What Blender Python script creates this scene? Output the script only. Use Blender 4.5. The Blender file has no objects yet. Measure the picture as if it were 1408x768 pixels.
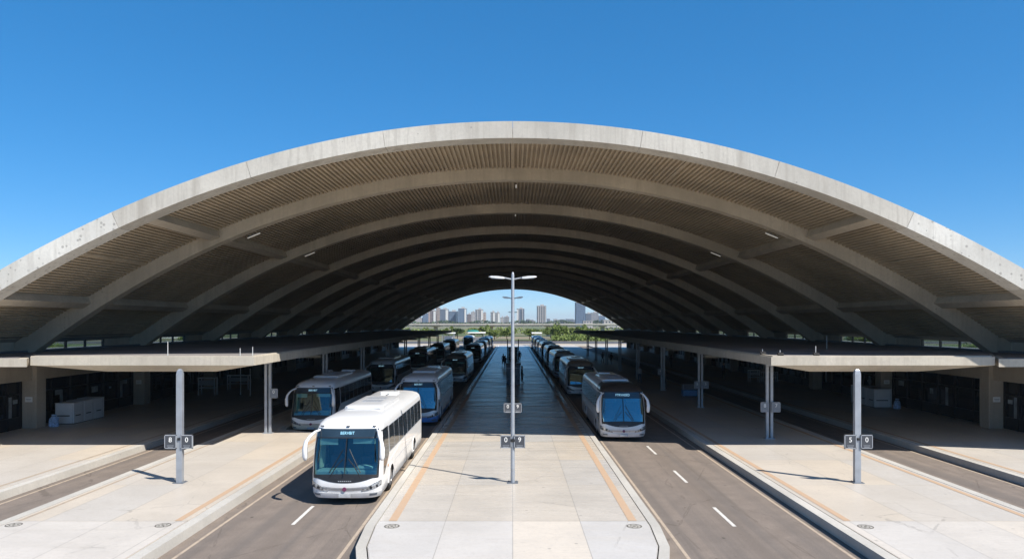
import bpy, bmesh, math, random
from mathutils import Vector, Matrix
random.seed(7)
SC = bpy.context.scene
COL = SC.collection
R = math.radians
H = 6.5                     # eye height over the road
F = 1000.0                  # focal length in photo pixels
U0, V0 = 705.0, 443.0       # vanishing point in the photo

# ------------------------------------------------------------------ tagging
def tag(o, label=None, cat=None, group=None, kind=None):
    if label: o['label'] = label
    if cat: o['category'] = cat
    if group: o['group'] = group
    if kind: o['kind'] = kind
    return o

def empty(name, loc=(0, 0, 0), rz=0.0, label=None, cat=None, group=None):
    o = bpy.data.objects.new(name, None)
    o.empty_display_size = 0.3
    o.location = loc
    o.rotation_euler = (0, 0, rz)
    COL.objects.link(o)
    return tag(o, label, cat, group)

def kids(o):
    return [c for c in SC.objects if c.parent == o]

def copy_tree(o, parent=None):
    c = o.copy()
    COL.objects.link(c)
    if parent is not None:
        c.parent = parent
    for ch in list(o.children):
        copy_tree(ch, c)
    return c

# ------------------------------------------------------------------ mesh builder
class MB:
    def __init__(self):
        self.bm = bmesh.new()
        self.mi = 0

    def face(self, pts, mi=None):
        vs = [self.bm.verts.new(p) for p in pts]
        f = self.bm.faces.new(vs)
        f.material_index = self.mi if mi is None else mi
        return f

    def box(self, c, s, bev=0.0, rz=0.0, rx=0.0, ry=0.0, seg=1):
        m = Matrix.Translation(c) @ Matrix.Rotation(rz, 4, 'Z') @ Matrix.Rotation(ry, 4, 'Y') @ Matrix.Rotation(rx, 4, 'X') @ Matrix.Diagonal((s[0], s[1], s[2], 1))
        r = bmesh.ops.create_cube(self.bm, size=1.0, matrix=m)
        fs = set()
        for v in r['verts']:
            for f in v.link_faces:
                fs.add(f)
        for f in fs: f.material_index = self.mi
        if bev > 0:
            es = list({e for v in r['verts'] for e in v.link_edges})
            rr = bmesh.ops.bevel(self.bm, geom=es, offset=bev, segments=seg, affect='EDGES', profile=0.5)
            for f in rr['faces']: f.material_index = self.mi
        return self

    def bx(self, x0, x1, y0, y1, z0, z1, bev=0.0):
        return self.box(((x0+x1)/2, (y0+y1)/2, (z0+z1)/2), (abs(x1-x0), abs(y1-y0), abs(z1-z0)), bev)

    def rings(self, rings, closed=True, cap=True):
        vr = [[self.bm.verts.new(p) for p in r] for r in rings]
        n = len(vr[0])
        for a, b in zip(vr[:-1], vr[1:]):
            for i in range(n if closed else n-1):
                j = (i+1) % n
                try:
                    f = self.bm.faces.new((a[i], a[j], b[j], b[i]))
                    f.material_index = self.mi
                except ValueError: pass
        if cap and closed:
            for r in (vr[0], vr[-1]):
                try:
                    f = self.bm.faces.new(r)
                    f.material_index = self.mi
                except ValueError: pass
        return self

    def tube(self, path, r, n=8, cap=True):
        P = [Vector(p) for p in path]
        rs = r if isinstance(r, (list, tuple)) else [r]*len(P)
        out = []
        prev = None
        for i, p in enumerate(P):
            t = (P[min(i+1, len(P)-1)] - P[max(i-1, 0)]).normalized()
            if prev is None:
                up = Vector((0, 0, 1)) if abs(t.z) < 0.9 else Vector((0, 1, 0))
                a = t.cross(up).normalized()
            else:
                a = (prev - t*prev.dot(t)).normalized()
            prev = a
            b = t.cross(a)
            rr = rs[i]
            if not isinstance(rr, (list, tuple)): rr = (rr, rr)
            out.append([p + a*math.cos(2*math.pi*k/n)*rr[0] + b*math.sin(2*math.pi*k/n)*rr[1] for k in range(n)])
        return self.rings(out, True, cap)

    def cyl(self, c, r, h, n=16, axis='Z', r2=None):
        c = Vector(c)
        d = {'X': Vector((1, 0, 0)), 'Y': Vector((0, 1, 0)), 'Z': Vector((0, 0, 1))}[axis]
        return self.tube([c, c+d*h], [r, r if r2 is None else r2], n)

    def prism(self, poly, z0, z1):
        return self.rings([[(x, y, z0) for x, y in poly], [(x, y, z1) for x, y in poly]])

    def grid(self, rows):
        vr = [[self.bm.verts.new(p) for p in r] for r in rows]
        for a, b in zip(vr[:-1], vr[1:]):
            for i in range(len(a)-1):
                f = self.bm.faces.new((a[i], a[i+1], b[i+1], b[i]))
                f.material_index = self.mi
        return self

    def ball(self, c, s, seg=10):
        m = Matrix.Translation(c) @ Matrix.Diagonal((s[0], s[1], s[2], 1))
        r = bmesh.ops.create_uvsphere(self.bm, u_segments=seg, v_segments=max(6, seg*2//3), radius=1.0, matrix=m)
        for v in r['verts']:
            for f in v.link_faces: f.material_index = self.mi
        return self

    def build(self, name, mats, parent=None, smooth=None, recalc=True):
        me = bpy.data.meshes.new(name)
        if recalc: bmesh.ops.recalc_face_normals(self.bm, faces=self.bm.faces[:])
        self.bm.to_mesh(me)
        self.bm.free()
        for m in (mats if isinstance(mats, (list, tuple)) else [mats]):
            me.materials.append(m)
        if smooth is not None:
            for p in me.polygons: p.use_smooth = True
            me.set_sharp_from_angle(angle=R(smooth))
        o = bpy.data.objects.new(name, me)
        COL.objects.link(o)
        if parent is not None: o.parent = parent
        return o

# ------------------------------------------------------------------ materials
class NT:
    """tiny helper to write node trees"""
    def __init__(self, name):
        self.m = bpy.data.materials.new(name)
        self.m.use_nodes = True
        self.t = self.m.node_tree
        self.t.nodes.clear()
        self.out = self.n('ShaderNodeOutputMaterial')

    def n(self, typ, **kw):
        nd = self.t.nodes.new(typ)
        for k, v in kw.items():
            if k.startswith('i_'):
                key = k[2:]
                key = int(key) if key.isdigit() else key.replace('_', ' ')
                self.put(nd, key, v)
            else:
                setattr(nd, k, v)
        return nd

    def put(self, nd, key, v):
        s = nd.inputs[key]
        if hasattr(v, 'is_output') or isinstance(v, bpy.types.NodeSocket):
            self.t.links.new(v, s)
        else:
            if isinstance(v, (tuple, list)) and len(v) == 3 and s.type == 'RGBA': v = (*v, 1)
            s.default_value = v

    def math(self, op, a, b=0.0, c=0.0):
        nd = self.n('ShaderNodeMath', operation=op)
        self.put(nd, 0, a); self.put(nd, 1, b)
        if op in ('MULTIPLY_ADD', 'SMOOTHSTEP', 'WRAP', 'COMPARE'): self.put(nd, 2, c)
        return nd.outputs[0]

    def obj(self):
        return self.n('ShaderNodeTexCoord').outputs['Object']

    def sep(self, v):
        s = self.n('ShaderNodeSeparateXYZ'); self.put(s, 0, v); return s.outputs

    def mapping(self, v, scale=(1, 1, 1), loc=(0, 0, 0)):
        m = self.n('ShaderNodeMapping'); self.put(m, 'Vector', v)
        m.inputs['Scale'].default_value = scale; m.inputs['Location'].default_value = loc
        return m.outputs[0]

    def noise(self, v, scale, detail=4, rough=0.55, dist=0.0):
        nd = self.n('ShaderNodeTexNoise'); self.put(nd, 'Vector', v)
        nd.inputs['Scale'].default_value = scale; nd.inputs['Detail'].default_value = detail
        nd.inputs['Roughness'].default_value = rough; nd.inputs['Distortion'].default_value = dist
        return nd.outputs['Fac']

    def ramp(self, f, stops):
        nd = self.n('ShaderNodeValToRGB'); self.put(nd, 0, f)
        el = nd.color_ramp.elements
        while len(el) < len(stops): el.new(0.5)
        for e, (p, c) in zip(el, stops):
            e.position = p
            e.color = (c, c, c, 1) if not isinstance(c, (tuple, list)) else (*c[:3], 1)
        return nd.outputs[0]

    def mix(self, f, a, b, mode='MIX'):
        nd = self.n('ShaderNodeMix', data_type='RGBA', blend_type=mode)
        self.put(nd, 0, f); self.put(nd, 6, a); self.put(nd, 7, b)
        return nd.outputs[2]

    def bump(self, h, strength=0.3, dist=0.02):
        nd = self.n('ShaderNodeBump'); self.put(nd, 'Height', h)
        nd.inputs['Strength'].default_value = strength; nd.inputs['Distance'].default_value = dist
        return nd.outputs[0]

    def done(self, color, rough=0.6, metal=0.0, normal=None, spec=0.5, coat=0.0, emit=None, estr=0.0, ior=1.5):
        p = self.n('ShaderNodeBsdfPrincipled')
        self.put(p, 'Base Color', color); self.put(p, 'Roughness', rough); self.put(p, 'Metallic', metal)
        self.put(p, 'Specular IOR Level', spec); self.put(p, 'Coat Weight', coat); self.put(p, 'IOR', ior)
        if coat: p.inputs['Coat Roughness'].default_value = 0.06
        if normal is not None: self.put(p, 'Normal', normal)
        if emit is not None:
            self.put(p, 'Emission Color', emit); p.inputs['Emission Strength'].default_value = estr
        self.t.links.new(p.outputs[0], self.out.inputs[0])
        return self.m

def rgb(c, k): return tuple(x*k for x in c)

def m_simple(name, c, rough=0.5, metal=0.0, var=0.12, scale=6.0, spec=0.5, coat=0.0, bump=0.0):
    t = NT(name)
    o = t.obj()
    n = t.noise(o, scale, 5)
    col = t.mix(t.ramp(n, [(0.3, 0.0), (0.7, 1.0)]), rgb(c, 1-var), rgb(c, 1+var*0.6))
    rr = t.math('MULTIPLY_ADD', n, 0.25, rough-0.12)
    nb = t.bump(n, bump, 0.01) if bump else None
    return t.done(col, rr, metal, nb, spec, coat)

def m_concrete(name, c, stain=0.3, streak=0.35, scale=1.0, board=0.0, pits=False, rough=0.85, light=1.0):
    t = NT(name)
    o = t.obj()
    big = t.noise(o, 0.22*scale, 5, 0.6, 0.4)
    fine = t.noise(o, 7.0*scale, 6, 0.65)
    st = t.noise(t.mapping(o, (1.6*scale, 1.6*scale, 0.12*scale)), 1.0, 5, 0.6)
    col = t.mix(t.ramp(big, [(0.32, 0.0), (0.68, 1.0)]), rgb(c, 1-stain), rgb(c, 1+stain*0.35))
    col = t.mix(t.ramp(st, [(0.52, 0.0), (0.75, streak)]), col, rgb((c[0]*0.55, c[1]*0.52, c[2]*0.5), 1))
    col = t.mix(t.math('MULTIPLY', t.ramp(fine, [(0.35, 1.0), (0.6, 0.0)]), 0.25), col, rgb(c, 0.6))
    drip = t.noise(t.mapping(o, (5.0*scale, 5.0*scale, 0.35*scale)), 1.0, 4, 0.7)
    col = t.mix(t.ramp(drip, [(0.50, 0.0), (0.66, streak*0.9)]), col, rgb((c[0]*0.7, c[1]*0.69, c[2]*0.68), 1))
    pv = t.n('ShaderNodeTexVoronoi'); t.put(pv, 'Vector', o); pv.inputs['Scale'].default_value = 1.9*scale
    pk = t.math('MULTIPLY', t.math('LESS_THAN', pv.outputs['Distance'], 0.075), t.ramp(t.noise(o, 0.9, 2), [(0.48, 0.0), (0.55, 0.6)]))
    col = t.mix(pk, col, rgb(c, 0.35))
    h = fine
    if board:
        s = t.sep(o)
        w = t.math('FRACT', t.math('DIVIDE', s[2], board))
        ln = t.math('LESS_THAN', w, 0.06)
        col = t.mix(t.math('MULTIPLY', ln, 0.25), col, rgb(c, 0.5))
    if pits:
        v = t.n('ShaderNodeTexVoronoi', feature='DISTANCE_TO_EDGE' if False else 'F1')
        t.put(v, 'Vector', o); v.inputs['Scale'].default_value = 3.6
        p = t.math('LESS_THAN', v.outputs['Distance'], 0.21)
        msk = t.math('MULTIPLY', p, t.ramp(t.noise(o, 0.7, 2), [(0.40, 0.0), (0.48, 1.0)]))
        col = t.mix(t.math('MULTIPLY', msk, 0.55), col, rgb(c, 0.3))
    return t.done(col, rough, 0, t.bump(h, 0.35, 0.02), 0.35)

def m_slab(name, c, cell=(3.0, 3.0), off=(0.0, 0.0), tint=0.10, rough=0.55, joint=0.018, sheen=0.5):
    """cast paving with sawn joints, slab to slab tint, wear streaks"""
    t = NT(name)
    o = t.obj()
    s = t.sep(o)
    ux = t.math('DIVIDE', t.math('ADD', s[0], off[0]), cell[0])
    uy = t.math('DIVIDE', t.math('ADD', s[1], off[1]), cell[1])
    fx, fy = t.math('FRACT', ux), t.math('FRACT', uy)
    jx = t.math('LESS_THAN', t.math('ABSOLUTE', t.math('SUBTRACT', fx, 0.5)), 0.5 - joint/cell[0])
    jy = t.math('LESS_THAN', t.math('ABSOLUTE', t.math('SUBTRACT', fy, 0.5)), 0.5 - joint/cell[1])
    inside = t.math('MULTIPLY', jx, jy)
    cmb = t.n('ShaderNodeCombineXYZ')
    t.put(cmb, 0, t.math('FLOOR', ux)); t.put(cmb, 1, t.math('FLOOR', uy))
    wn = t.n('ShaderNodeTexWhiteNoise', noise_dimensions='3D'); t.put(wn, 'Vector', cmb.outputs[0])
    big = t.noise(o, 0.35, 6, 0.62, 0.6)
    lng = t.noise(t.mapping(o, (0.25, 2.2, 1)), 1.0, 5, 0.6)
    fine = t.noise(o, 9.0, 5, 0.7)
    warm = (c[0]*1.05, c[1]*1.0, c[2]*0.93)
    cool = (c[0]*0.94, c[1]*0.97, c[2]*1.02)
    col = t.mix(wn.outputs['Value'], rgb(cool, 1-tint), rgb(warm, 1+tint*0.3))
    col = t.mix(t.ramp(big, [(0.35, 0.35), (0.6, 0.0)]), col, rgb(c, 0.68))
    col = t.mix(t.ramp(lng, [(0.5, 0.0), (0.75, 0.15 + 0.3*sheen)]), col, rgb(warm, 0.72))
    col = t.mix(t.ramp(fine, [(0.3, 0.3), (0.5, 0.0)]), col, rgb(c, 0.6))
    sp = t.n('ShaderNodeTexVoronoi'); t.put(sp, 'Vector', o); sp.inputs['Scale'].default_value = 0.9
    spot = t.math('LESS_THAN', sp.outputs['Distance'], 0.045)
    col = t.mix(t.math('MULTIPLY', spot, 0.45), col, rgb(c, 0.3))
    s2 = t.n('ShaderNodeTexVoronoi'); t.put(s2, 'Vector', o); s2.inputs['Scale'].default_value = 3.2
    gum = t.math('MULTIPLY', t.math('LESS_THAN', s2.outputs['Distance'], 0.07), t.ramp(t.noise(o, 0.4, 2), [(0.46, 0.0), (0.56, 0.5)]))
    col = t.mix(gum, col, rgb(c, 0.4))
    sc = t.n('ShaderNodeTexVoronoi', feature='DISTANCE_TO_EDGE'); t.put(sc, 'Vector', t.mapping(o, (0.25, 0.17, 1))); sc.inputs['Scale'].default_value = 1.0
    wob = t.math('ADD', sc.outputs['Distance'], t.math('MULTIPLY_ADD', t.noise(o, 1.4, 4), 0.05, -0.025))
    crk = t.math('MULTIPLY', t.math('LESS_THAN', t.math('ABSOLUTE', wob), 0.0022), t.ramp(t.noise(o, 0.13, 2), [(0.5, 0.0), (0.55, 0.45)]))
    col = t.mix(crk, col, rgb(c, 0.45))
    drip = t.noise(o, 1.1, 5, 0.75, 1.2)
    col = t.mix(t.ramp(drip, [(0.56, 0.0), (0.70, 0.22)]), col, rgb((c[0], c[1]*0.97, c[2]*0.92), 0.66))
    col = t.mix(inside, rgb(c, 0.58), col)
    rr = t.math('ADD', t.math('MULTIPLY', lng, sheen), rough-sheen*0.45)
    hh = t.math('MULTIPLY_ADD', fine, 0.15, inside)
    return t.done(col, rr, 0, t.bump(hh, 0.06, 0.006), 0.5)

def m_asphalt(name, c, lane=None):
    t = NT(name)
    o = t.obj()
    s = t.sep(o)
    fine = t.noise(o, 24.0, 4, 0.8)
    mid = t.noise(o, 1.3, 6, 0.65)
    trk = t.noise(t.mapping(o, (1.5, 0.035, 1)), 1.0, 4, 0.55, 0.2)
    col = t.mix(t.ramp(mid, [(0.3, 0.0), (0.7, 1.0)]), rgb(c, 0.82), rgb(c, 1.12))
    col = t.mix(t.ramp(trk, [(0.38, 0.55), (0.56, 0.0)]), col, rgb((c[0]*0.92, c[1], c[2]*1.1), 0.6))
    if lane:
        d = t.math('ABSOLUTE', t.math('SUBTRACT', t.math('ABSOLUTE', s[0]), lane))
        dark = t.math('MULTIPLY', t.ramp(d, [(0.0, 1.0), (0.5, 0.0)]), t.ramp(mid, [(0.3, 0.2), (0.7, 0.6)]))
        col = t.mix(dark, col, rgb(c, 0.6))
    col = t.mix(t.ramp(fine, [(0.38, 0.5), (0.55, 0.0)]), col, rgb(c, 0.45))
    v = t.n('ShaderNodeTexVoronoi'); t.put(v, 'Vector', t.mapping(o, (1, 0.6, 1))); v.inputs['Scale'].default_value = 1.7
    oil = t.math('MULTIPLY', t.math('LESS_THAN', v.outputs['Distance'], 0.09), t.ramp(t.noise(o, 0.5, 2), [(0.5, 0.0), (0.56, 0.8)]))
    col = t.mix(oil, col, rgb(c, 0.28))
    v2 = t.n('ShaderNodeTexVoronoi'); t.put(v2, 'Vector', o); v2.inputs['Scale'].default_value = 4.0
    sp = t.math('MULTIPLY', t.math('LESS_THAN', v2.outputs['Distance'], 0.11), t.ramp(t.noise(t.mapping(o, (0.8, 0.1, 1)), 1.0, 2), [(0.48, 0.0), (0.56, 0.6)]))
    col = t.mix(sp, col, rgb(c, 0.45))
    tyre = t.noise(t.mapping(o, (3.0, 0.02, 1), (3, 0, 0)), 1.0, 3, 0.5)
    col = t.mix(t.ramp(tyre, [(0.58, 0.0), (0.70, 0.35)]), col, rgb(c, 0.5))
    sc = t.n('ShaderNodeTexVoronoi', feature='DISTANCE_TO_EDGE'); t.put(sc, 'Vector', t.mapping(o, (0.3, 0.12, 1))); sc.inputs['Scale'].default_value = 1.0
    wob = t.math('ADD', sc.outputs['Distance'], t.math('MULTIPLY_ADD', t.noise(o, 0.9, 4), 0.06, -0.03))
    crk = t.math('MULTIPLY', t.math('LESS_THAN', t.math('ABSOLUTE', wob), 0.003), 0.5)
    col = t.mix(crk, col, rgb(c, 0.4))
    return t.done(col, 0.8, 0, t.bump(fine, 0.5, 0.01), 0.4)

def m_paint(name, c, wear=0.45, under=(0.2, 0.17, 0.15)):
    t = NT(name)
    o = t.obj()
    n = t.noise(o, 5.0, 6, 0.7)
    col = t.mix(t.ramp(n, [(0.5, 0.0), (0.66, wear)]), c, under)
    return t.done(col, 0.7)

def m_glass_dark(name, c=(0.012, 0.016, 0.02), rough=0.05, ior=1.6, wob=0.0):
    t = NT(name)
    n = t.noise(t.obj(), 1.7, 3)
    col = t.mix(n, rgb(c, 0.6), rgb(c, 1.6))
    nb = t.bump(t.noise(t.obj(), 0.9, 2), wob, 0.05) if wob else None
    return t.done(col, rough, 0, nb, 0.5, ior=ior)

def m_windscreen(name, tint=(0.55, 0.84, 0.84), refl=(0.7, 0.92, 0.95), amt=0.12):
    t = NT(name)
    lw = t.n('ShaderNodeLayerWeight'); lw.inputs['Blend'].default_value = 0.35
    fac = t.math('ADD', t.math('MULTIPLY', lw.outputs['Fresnel'], 0.5), amt)
    tr = t.n('ShaderNodeBsdfTransparent'); t.put(tr, 'Color', tint)
    gl = t.n('ShaderNodeBsdfGlossy'); t.put(gl, 'Color', refl); gl.inputs['Roughness'].default_value = 0.03
    mx = t.n('ShaderNodeMixShader'); t.put(mx, 0, fac)
    t.t.links.new(tr.outputs[0], mx.inputs[1]); t.t.links.new(gl.outputs[0], mx.inputs[2])
    t.t.links.new(mx.outputs[0], t.out.inputs[0])
    return t.m

def m_leaf(name, a, b, rough=0.6):
    t = NT(name)
    g = t.n('ShaderNodeNewGeometry')
    n = t.noise(t.obj(), 0.6, 3)
    f = t.math('ADD', t.math('MULTIPLY', g.outputs['Random Per Island'], 0.6), t.math('MULTIPLY', n, 0.4))
    return t.done(t.mix(f, a, b), rough, 0, None, 0.3)

def m_tower(name, wall, win, fw=3.0, fh=3.1, ww=0.55, wh=0.5, rough=0.5):
    t = NT(name)
    o = t.obj(); s = t.sep(o)
    u = t.math('FRACT', t.math('DIVIDE', t.math('ADD', t.math('ADD', s[0], s[1]), 400.0), fw))
    v = t.math('FRACT', t.math('DIVIDE', s[2], fh))
    a = t.math('LESS_THAN', u, ww); b = t.math('LESS_THAN', v, wh)
    w = t.math('MULTIPLY', a, b)
    n = t.noise(o, 0.05, 3)
    cw = t.mix(n, rgb(wall, 0.85), rgb(wall, 1.1))
    cmb = t.n('ShaderNodeCombineXYZ')
    t.put(cmb, 0, t.math('FLOOR', t.math('DIVIDE', t.math('ADD', s[0], s[1]), fw))); t.put(cmb, 1, t.math('FLOOR', t.math('DIVIDE', s[2], fh)))
    wn = t.n('ShaderNodeTexWhiteNoise', noise_dimensions='3D'); t.put(wn, 'Vector', cmb.outputs[0])
    cg = t.mix(wn.outputs['Value'], rgb(win, 0.7), rgb(win, 1.6))
    col = t.mix(w, cw, cg)
    return t.done(col, t.math('SUBTRACT', 0.75, t.math('MULTIPLY', w, 0.4)))

M = {}
M['platform'] = m_slab('paving_pale', (0.58, 0.54, 0.485), (2.1, 5.05), (0.0, 2.5), tint=0.025, rough=0.24, joint=0.011)
M['platform_side'] = m_slab('paving_side', (0.57, 0.52, 0.455), (2.1, 5.05), (0.0, 2.5), tint=0.025, rough=0.42, joint=0.011, sheen=0.15)
M['apron'] = m_slab('paving_apron', (0.60, 0.565, 0.52), (2.1, 5.05), (0.0, 2.5), tint=0.04, rough=0.4, joint=0.011)
M['kerb'] = m_concrete('kerb_concrete', (0.50, 0.475, 0.43), 0.18, 0.1, 1.5)
M['joint_base'] = m_simple('joint_dark', (0.05, 0.048, 0.045), 0.9)
M['asphalt'] = m_asphalt('road_asphalt', (0.225, 0.185, 0.155), 7.1)
M['asphalt2'] = m_asphalt('cross_road_asphalt', (0.12, 0.115, 0.115))
M['line'] = m_paint('line_white', (0.62, 0.60, 0.56))
M['line_tan'] = m_paint('line_tan', (0.42, 0.34, 0.26), 0.7)
M['tactile'] = m_paint('tactile_orange', (0.47, 0.325, 0.215), 0.55, (0.47, 0.36, 0.26))
M['tactile_sky_sheen'] = m_paint('tactile_sky_sheen', (0.72, 0.71, 0.68), 0.25, (0.4, 0.38, 0.35))  # sky reflection on the far strip, put into its colour
M['edge'] = m_concrete('edge_beam_concrete', (0.55, 0.52, 0.465), 0.26, 0.75, 1.0)
M['edge_white'] = m_concrete('edge_beam_pale', (0.64, 0.62, 0.575), 0.22, 0.6, 1.0, pits=True)
M['rib'] = m_concrete('rib_concrete', (0.58, 0.505, 0.40), 0.28, 0.5, 1.0)
M['shell'] = m_concrete('shell_concrete', (0.51, 0.42, 0.305), 0.35, 0.35, 0.9)
M['roof_top'] = m_concrete('roof_top_concrete', (0.38, 0.36, 0.33), 0.25, 0.3)
M['slab'] = m_concrete('canopy_concrete', (0.52, 0.475, 0.40), 0.2, 0.45, 1.2)
M['slab_top'] = m_concrete('canopy_roofing', (0.27, 0.255, 0.25), 0.3, 0.2, 1.0)
M['column'] = m_concrete('column_concrete', (0.45, 0.395, 0.325), 0.22, 0.3, 1.5)
M['wall_dark'] = m_simple('dark_cladding', (0.028, 0.03, 0.035), 0.5)
M['glass'] = m_glass_dark('facade_glass', (0.010, 0.013, 0.017), 0.06, 1.5, 0.05)
M['frame'] = m_simple('frame_metal', (0.03, 0.032, 0.036), 0.4, 0.4)
M['steel'] = m_simple('galvanised_steel', (0.36, 0.385, 0.42), 0.5, 0.45, 0.15, 3.0)
M['steel_dark'] = m_simple('steel_grey', (0.17, 0.19, 0.22), 0.5, 0.3)
M['lamp_white'] = m_simple('lamp_housing', (0.55, 0.56, 0.56), 0.4)
M['sign_dark'] = m_simple('sign_panel_dark', (0.055, 0.06, 0.072), 0.5)
M['sign_grey'] = m_simple('sign_frame_grey', (0.30, 0.32, 0.35), 0.5)
M['white'] = m_simple('white_print', (0.8, 0.8, 0.78), 0.6, var=0.04)
M['cabinet'] = m_simple('cabinet_white', (0.62, 0.64, 0.67), 0.45, var=0.06, scale=2)
M['black'] = m_simple('black_plastic', (0.016, 0.016, 0.018), 0.45)
M['rubber'] = m_simple('tyre_rubber', (0.022, 0.022, 0.022), 0.85)
M['blue_panel'] = m_simple('kiosk_blue', (0.03, 0.17, 0.38), 0.4)
M['navy'] = m_simple('kiosk_navy', (0.035, 0.05, 0.085), 0.35)
M['bag'] = m_simple('bag_blue_white', (0.35, 0.5, 0.75), 0.7, var=0.5, scale=9)
tt = NT('fluorescent_lit'); M['light_tube'] = tt.done((0.8, 0.8, 0.78), 0.4, 0, None, 0.3, 0, (1.0, 0.95, 0.86), 0.14)
M['drain'] = m_simple('drain_iron', (0.10, 0.09, 0.075), 0.7)

# bus paints
def m_buspaint(name, c, coat=0.5):
    t = NT(name)
    o = t.obj(); s = t.sep(o)
    n = t.noise(o, 1.2, 5, 0.6)
    grime = t.math('MULTIPLY', t.ramp(s[2], [(0.0, 0.55), (0.28, 0.1), (0.4, 0.0)]), t.ramp(n, [(0.3, 0.3), (0.7, 1.0)]))
    g = t.n('ShaderNodeMapRange'); t.put(g, 0, s[2]); g.inputs[1].default_value = 0.25; g.inputs[2].default_value = 1.1
    g.inputs[3].default_value = 0.5; g.inputs[4].default_value = 0.0
    gr = t.math('MULTIPLY', g.outputs[0], t.ramp(n, [(0.35, 0.15), (0.7, 1.0)]))
    col = t.mix(gr, c, (0.26, 0.22, 0.18))
    col = t.mix(t.ramp(t.noise(o, 0.6, 3), [(0.45, 0.0), (0.8, 0.12)]), col, rgb(c, 0.7))
    return t.done(col, t.math('MULTIPLY_ADD', n, 0.2, 0.22), 0, None, 0.5, coat)
M['bus_white'] = m_buspaint('bus_white', (0.72, 0.725, 0.73))
M['bus_silver'] = m_buspaint('bus_silver', (0.73, 0.755, 0.79))
M['bus_grey'] = m_buspaint('bus_pale_grey', (0.71, 0.73, 0.75))
M['bus_cream'] = m_buspaint('bus_cream', (0.74, 0.68, 0.55))
M['bus_blue'] = m_buspaint('bus_blue', (0.05, 0.22, 0.58))
M['bus_lightblue'] = m_buspaint('bus_light_blue', (0.35, 0.52, 0.72))
M['bus_black'] = m_buspaint('bus_black', (0.02, 0.02, 0.023))
M['bus_brown'] = m_buspaint('bus_dusty', (0.30, 0.25, 0.21))
M['windscreen'] = m_windscreen('windscreen_glass')
M['windscreen_blue'] = m_windscreen('windscreen_glass_blue', (0.14, 0.38, 0.48), (0.40, 0.62, 0.68), 0.40)
M['bus_glass'] = m_glass_dark('bus_side_glass', (0.016, 0.020, 0.024), 0.06, 1.55)
M['header_glass'] = m_glass_dark('bus_header_glass', (0.02, 0.035, 0.05), 0.08, 1.6)
M['silver'] = m_simple('silver_trim', (0.55, 0.56, 0.58), 0.3, 0.8, 0.1)
M['lens'] = m_simple('headlamp_lens', (0.42, 0.44, 0.46), 0.15, 0.6, 0.7, 14.0)
M['red_lens'] = m_simple('tail_lamp_red', (0.35, 0.02, 0.02), 0.2)
M['amber'] = m_simple('amber_lens', (0.5, 0.2, 0.03), 0.3)
M['emblem'] = m_simple('emblem_purple', (0.14, 0.03, 0.08), 0.4)
M['plate'] = m_simple('plate_grey', (0.42, 0.44, 0.46), 0.5, var=0.3, scale=25)
M['dash'] = m_simple('dash_teal', (0.36, 0.42, 0.42), 0.6)
M['seat'] = m_simple('seat_navy', (0.03, 0.05, 0.09), 0.8)
M['inside'] = m_simple('cabin_dark', (0.05, 0.075, 0.09), 0.8)
M['curtain'] = m_simple('curtain_beige', (0.5, 0.47, 0.36), 0.9)
tt = NT('led_text'); M['led'] = tt.done((0.2, 0.45, 0.6), 0.6, 0, None, 0.3, 0, (0.45, 0.8, 1.0), 0.35)
# ================================================================== GROUND, ROADS, PLATFORMS
YN, YF = -12.0, 198.0        # near and far end of the platforms
ORD = ['first', 'second', 'third', 'fourth', 'fifth', 'sixth', 'seventh', 'eighth', 'ninth', 'tenth', 'eleventh', 'twelfth', 'thirteenth', 'fourteenth', 'fifteenth', 'sixteenth']

def sheet(name, poly, z, mat, label=None):
    b = MB(); b.face([(x, y, z) for x, y in poly])
    o = b.build(name, mat, recalc=False)
    return tag(o, label, None, None, 'structure')

def rect(x0, x1, y0, y1): return [(x0, y0), (x1, y0), (x1, y1), (x0, y1)]

t = NT('dry_ground')
o_ = t.obj()
g1 = t.noise(o_, 0.018, 6, 0.6); g2 = t.noise(o_, 0.25, 5, 0.65)
gc = t.mix(t.ramp(g1, [(0.42, 0.0), (0.55, 1.0)]), (0.26, 0.21, 0.14), (0.085, 0.12, 0.035))
gc = t.mix(t.ramp(g2, [(0.35, 0.5), (0.6, 0.0)]), gc, (0.10, 0.095, 0.05))
M['ground'] = t.done(gc, 0.95)
t = NT('grass_sward')
o_ = t.obj()
g1 = t.noise(o_, 0.05, 5, 0.6); g2 = t.noise(o_, 1.2, 5, 0.7)
gc = t.mix(t.ramp(g1, [(0.4, 0.0), (0.6, 1.0)]), (0.10, 0.17, 0.035), (0.055, 0.11, 0.025))
gc = t.mix(t.ramp(g2, [(0.35, 0.6), (0.6, 0.0)]), gc, (0.14, 0.16, 0.06))
M['grass'] = t.done(gc, 0.95)
M['sand'] = m_slab('forecourt_sand', (0.46, 0.40, 0.32), (6.0, 6.0), tint=0.12, rough=0.8)

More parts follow.
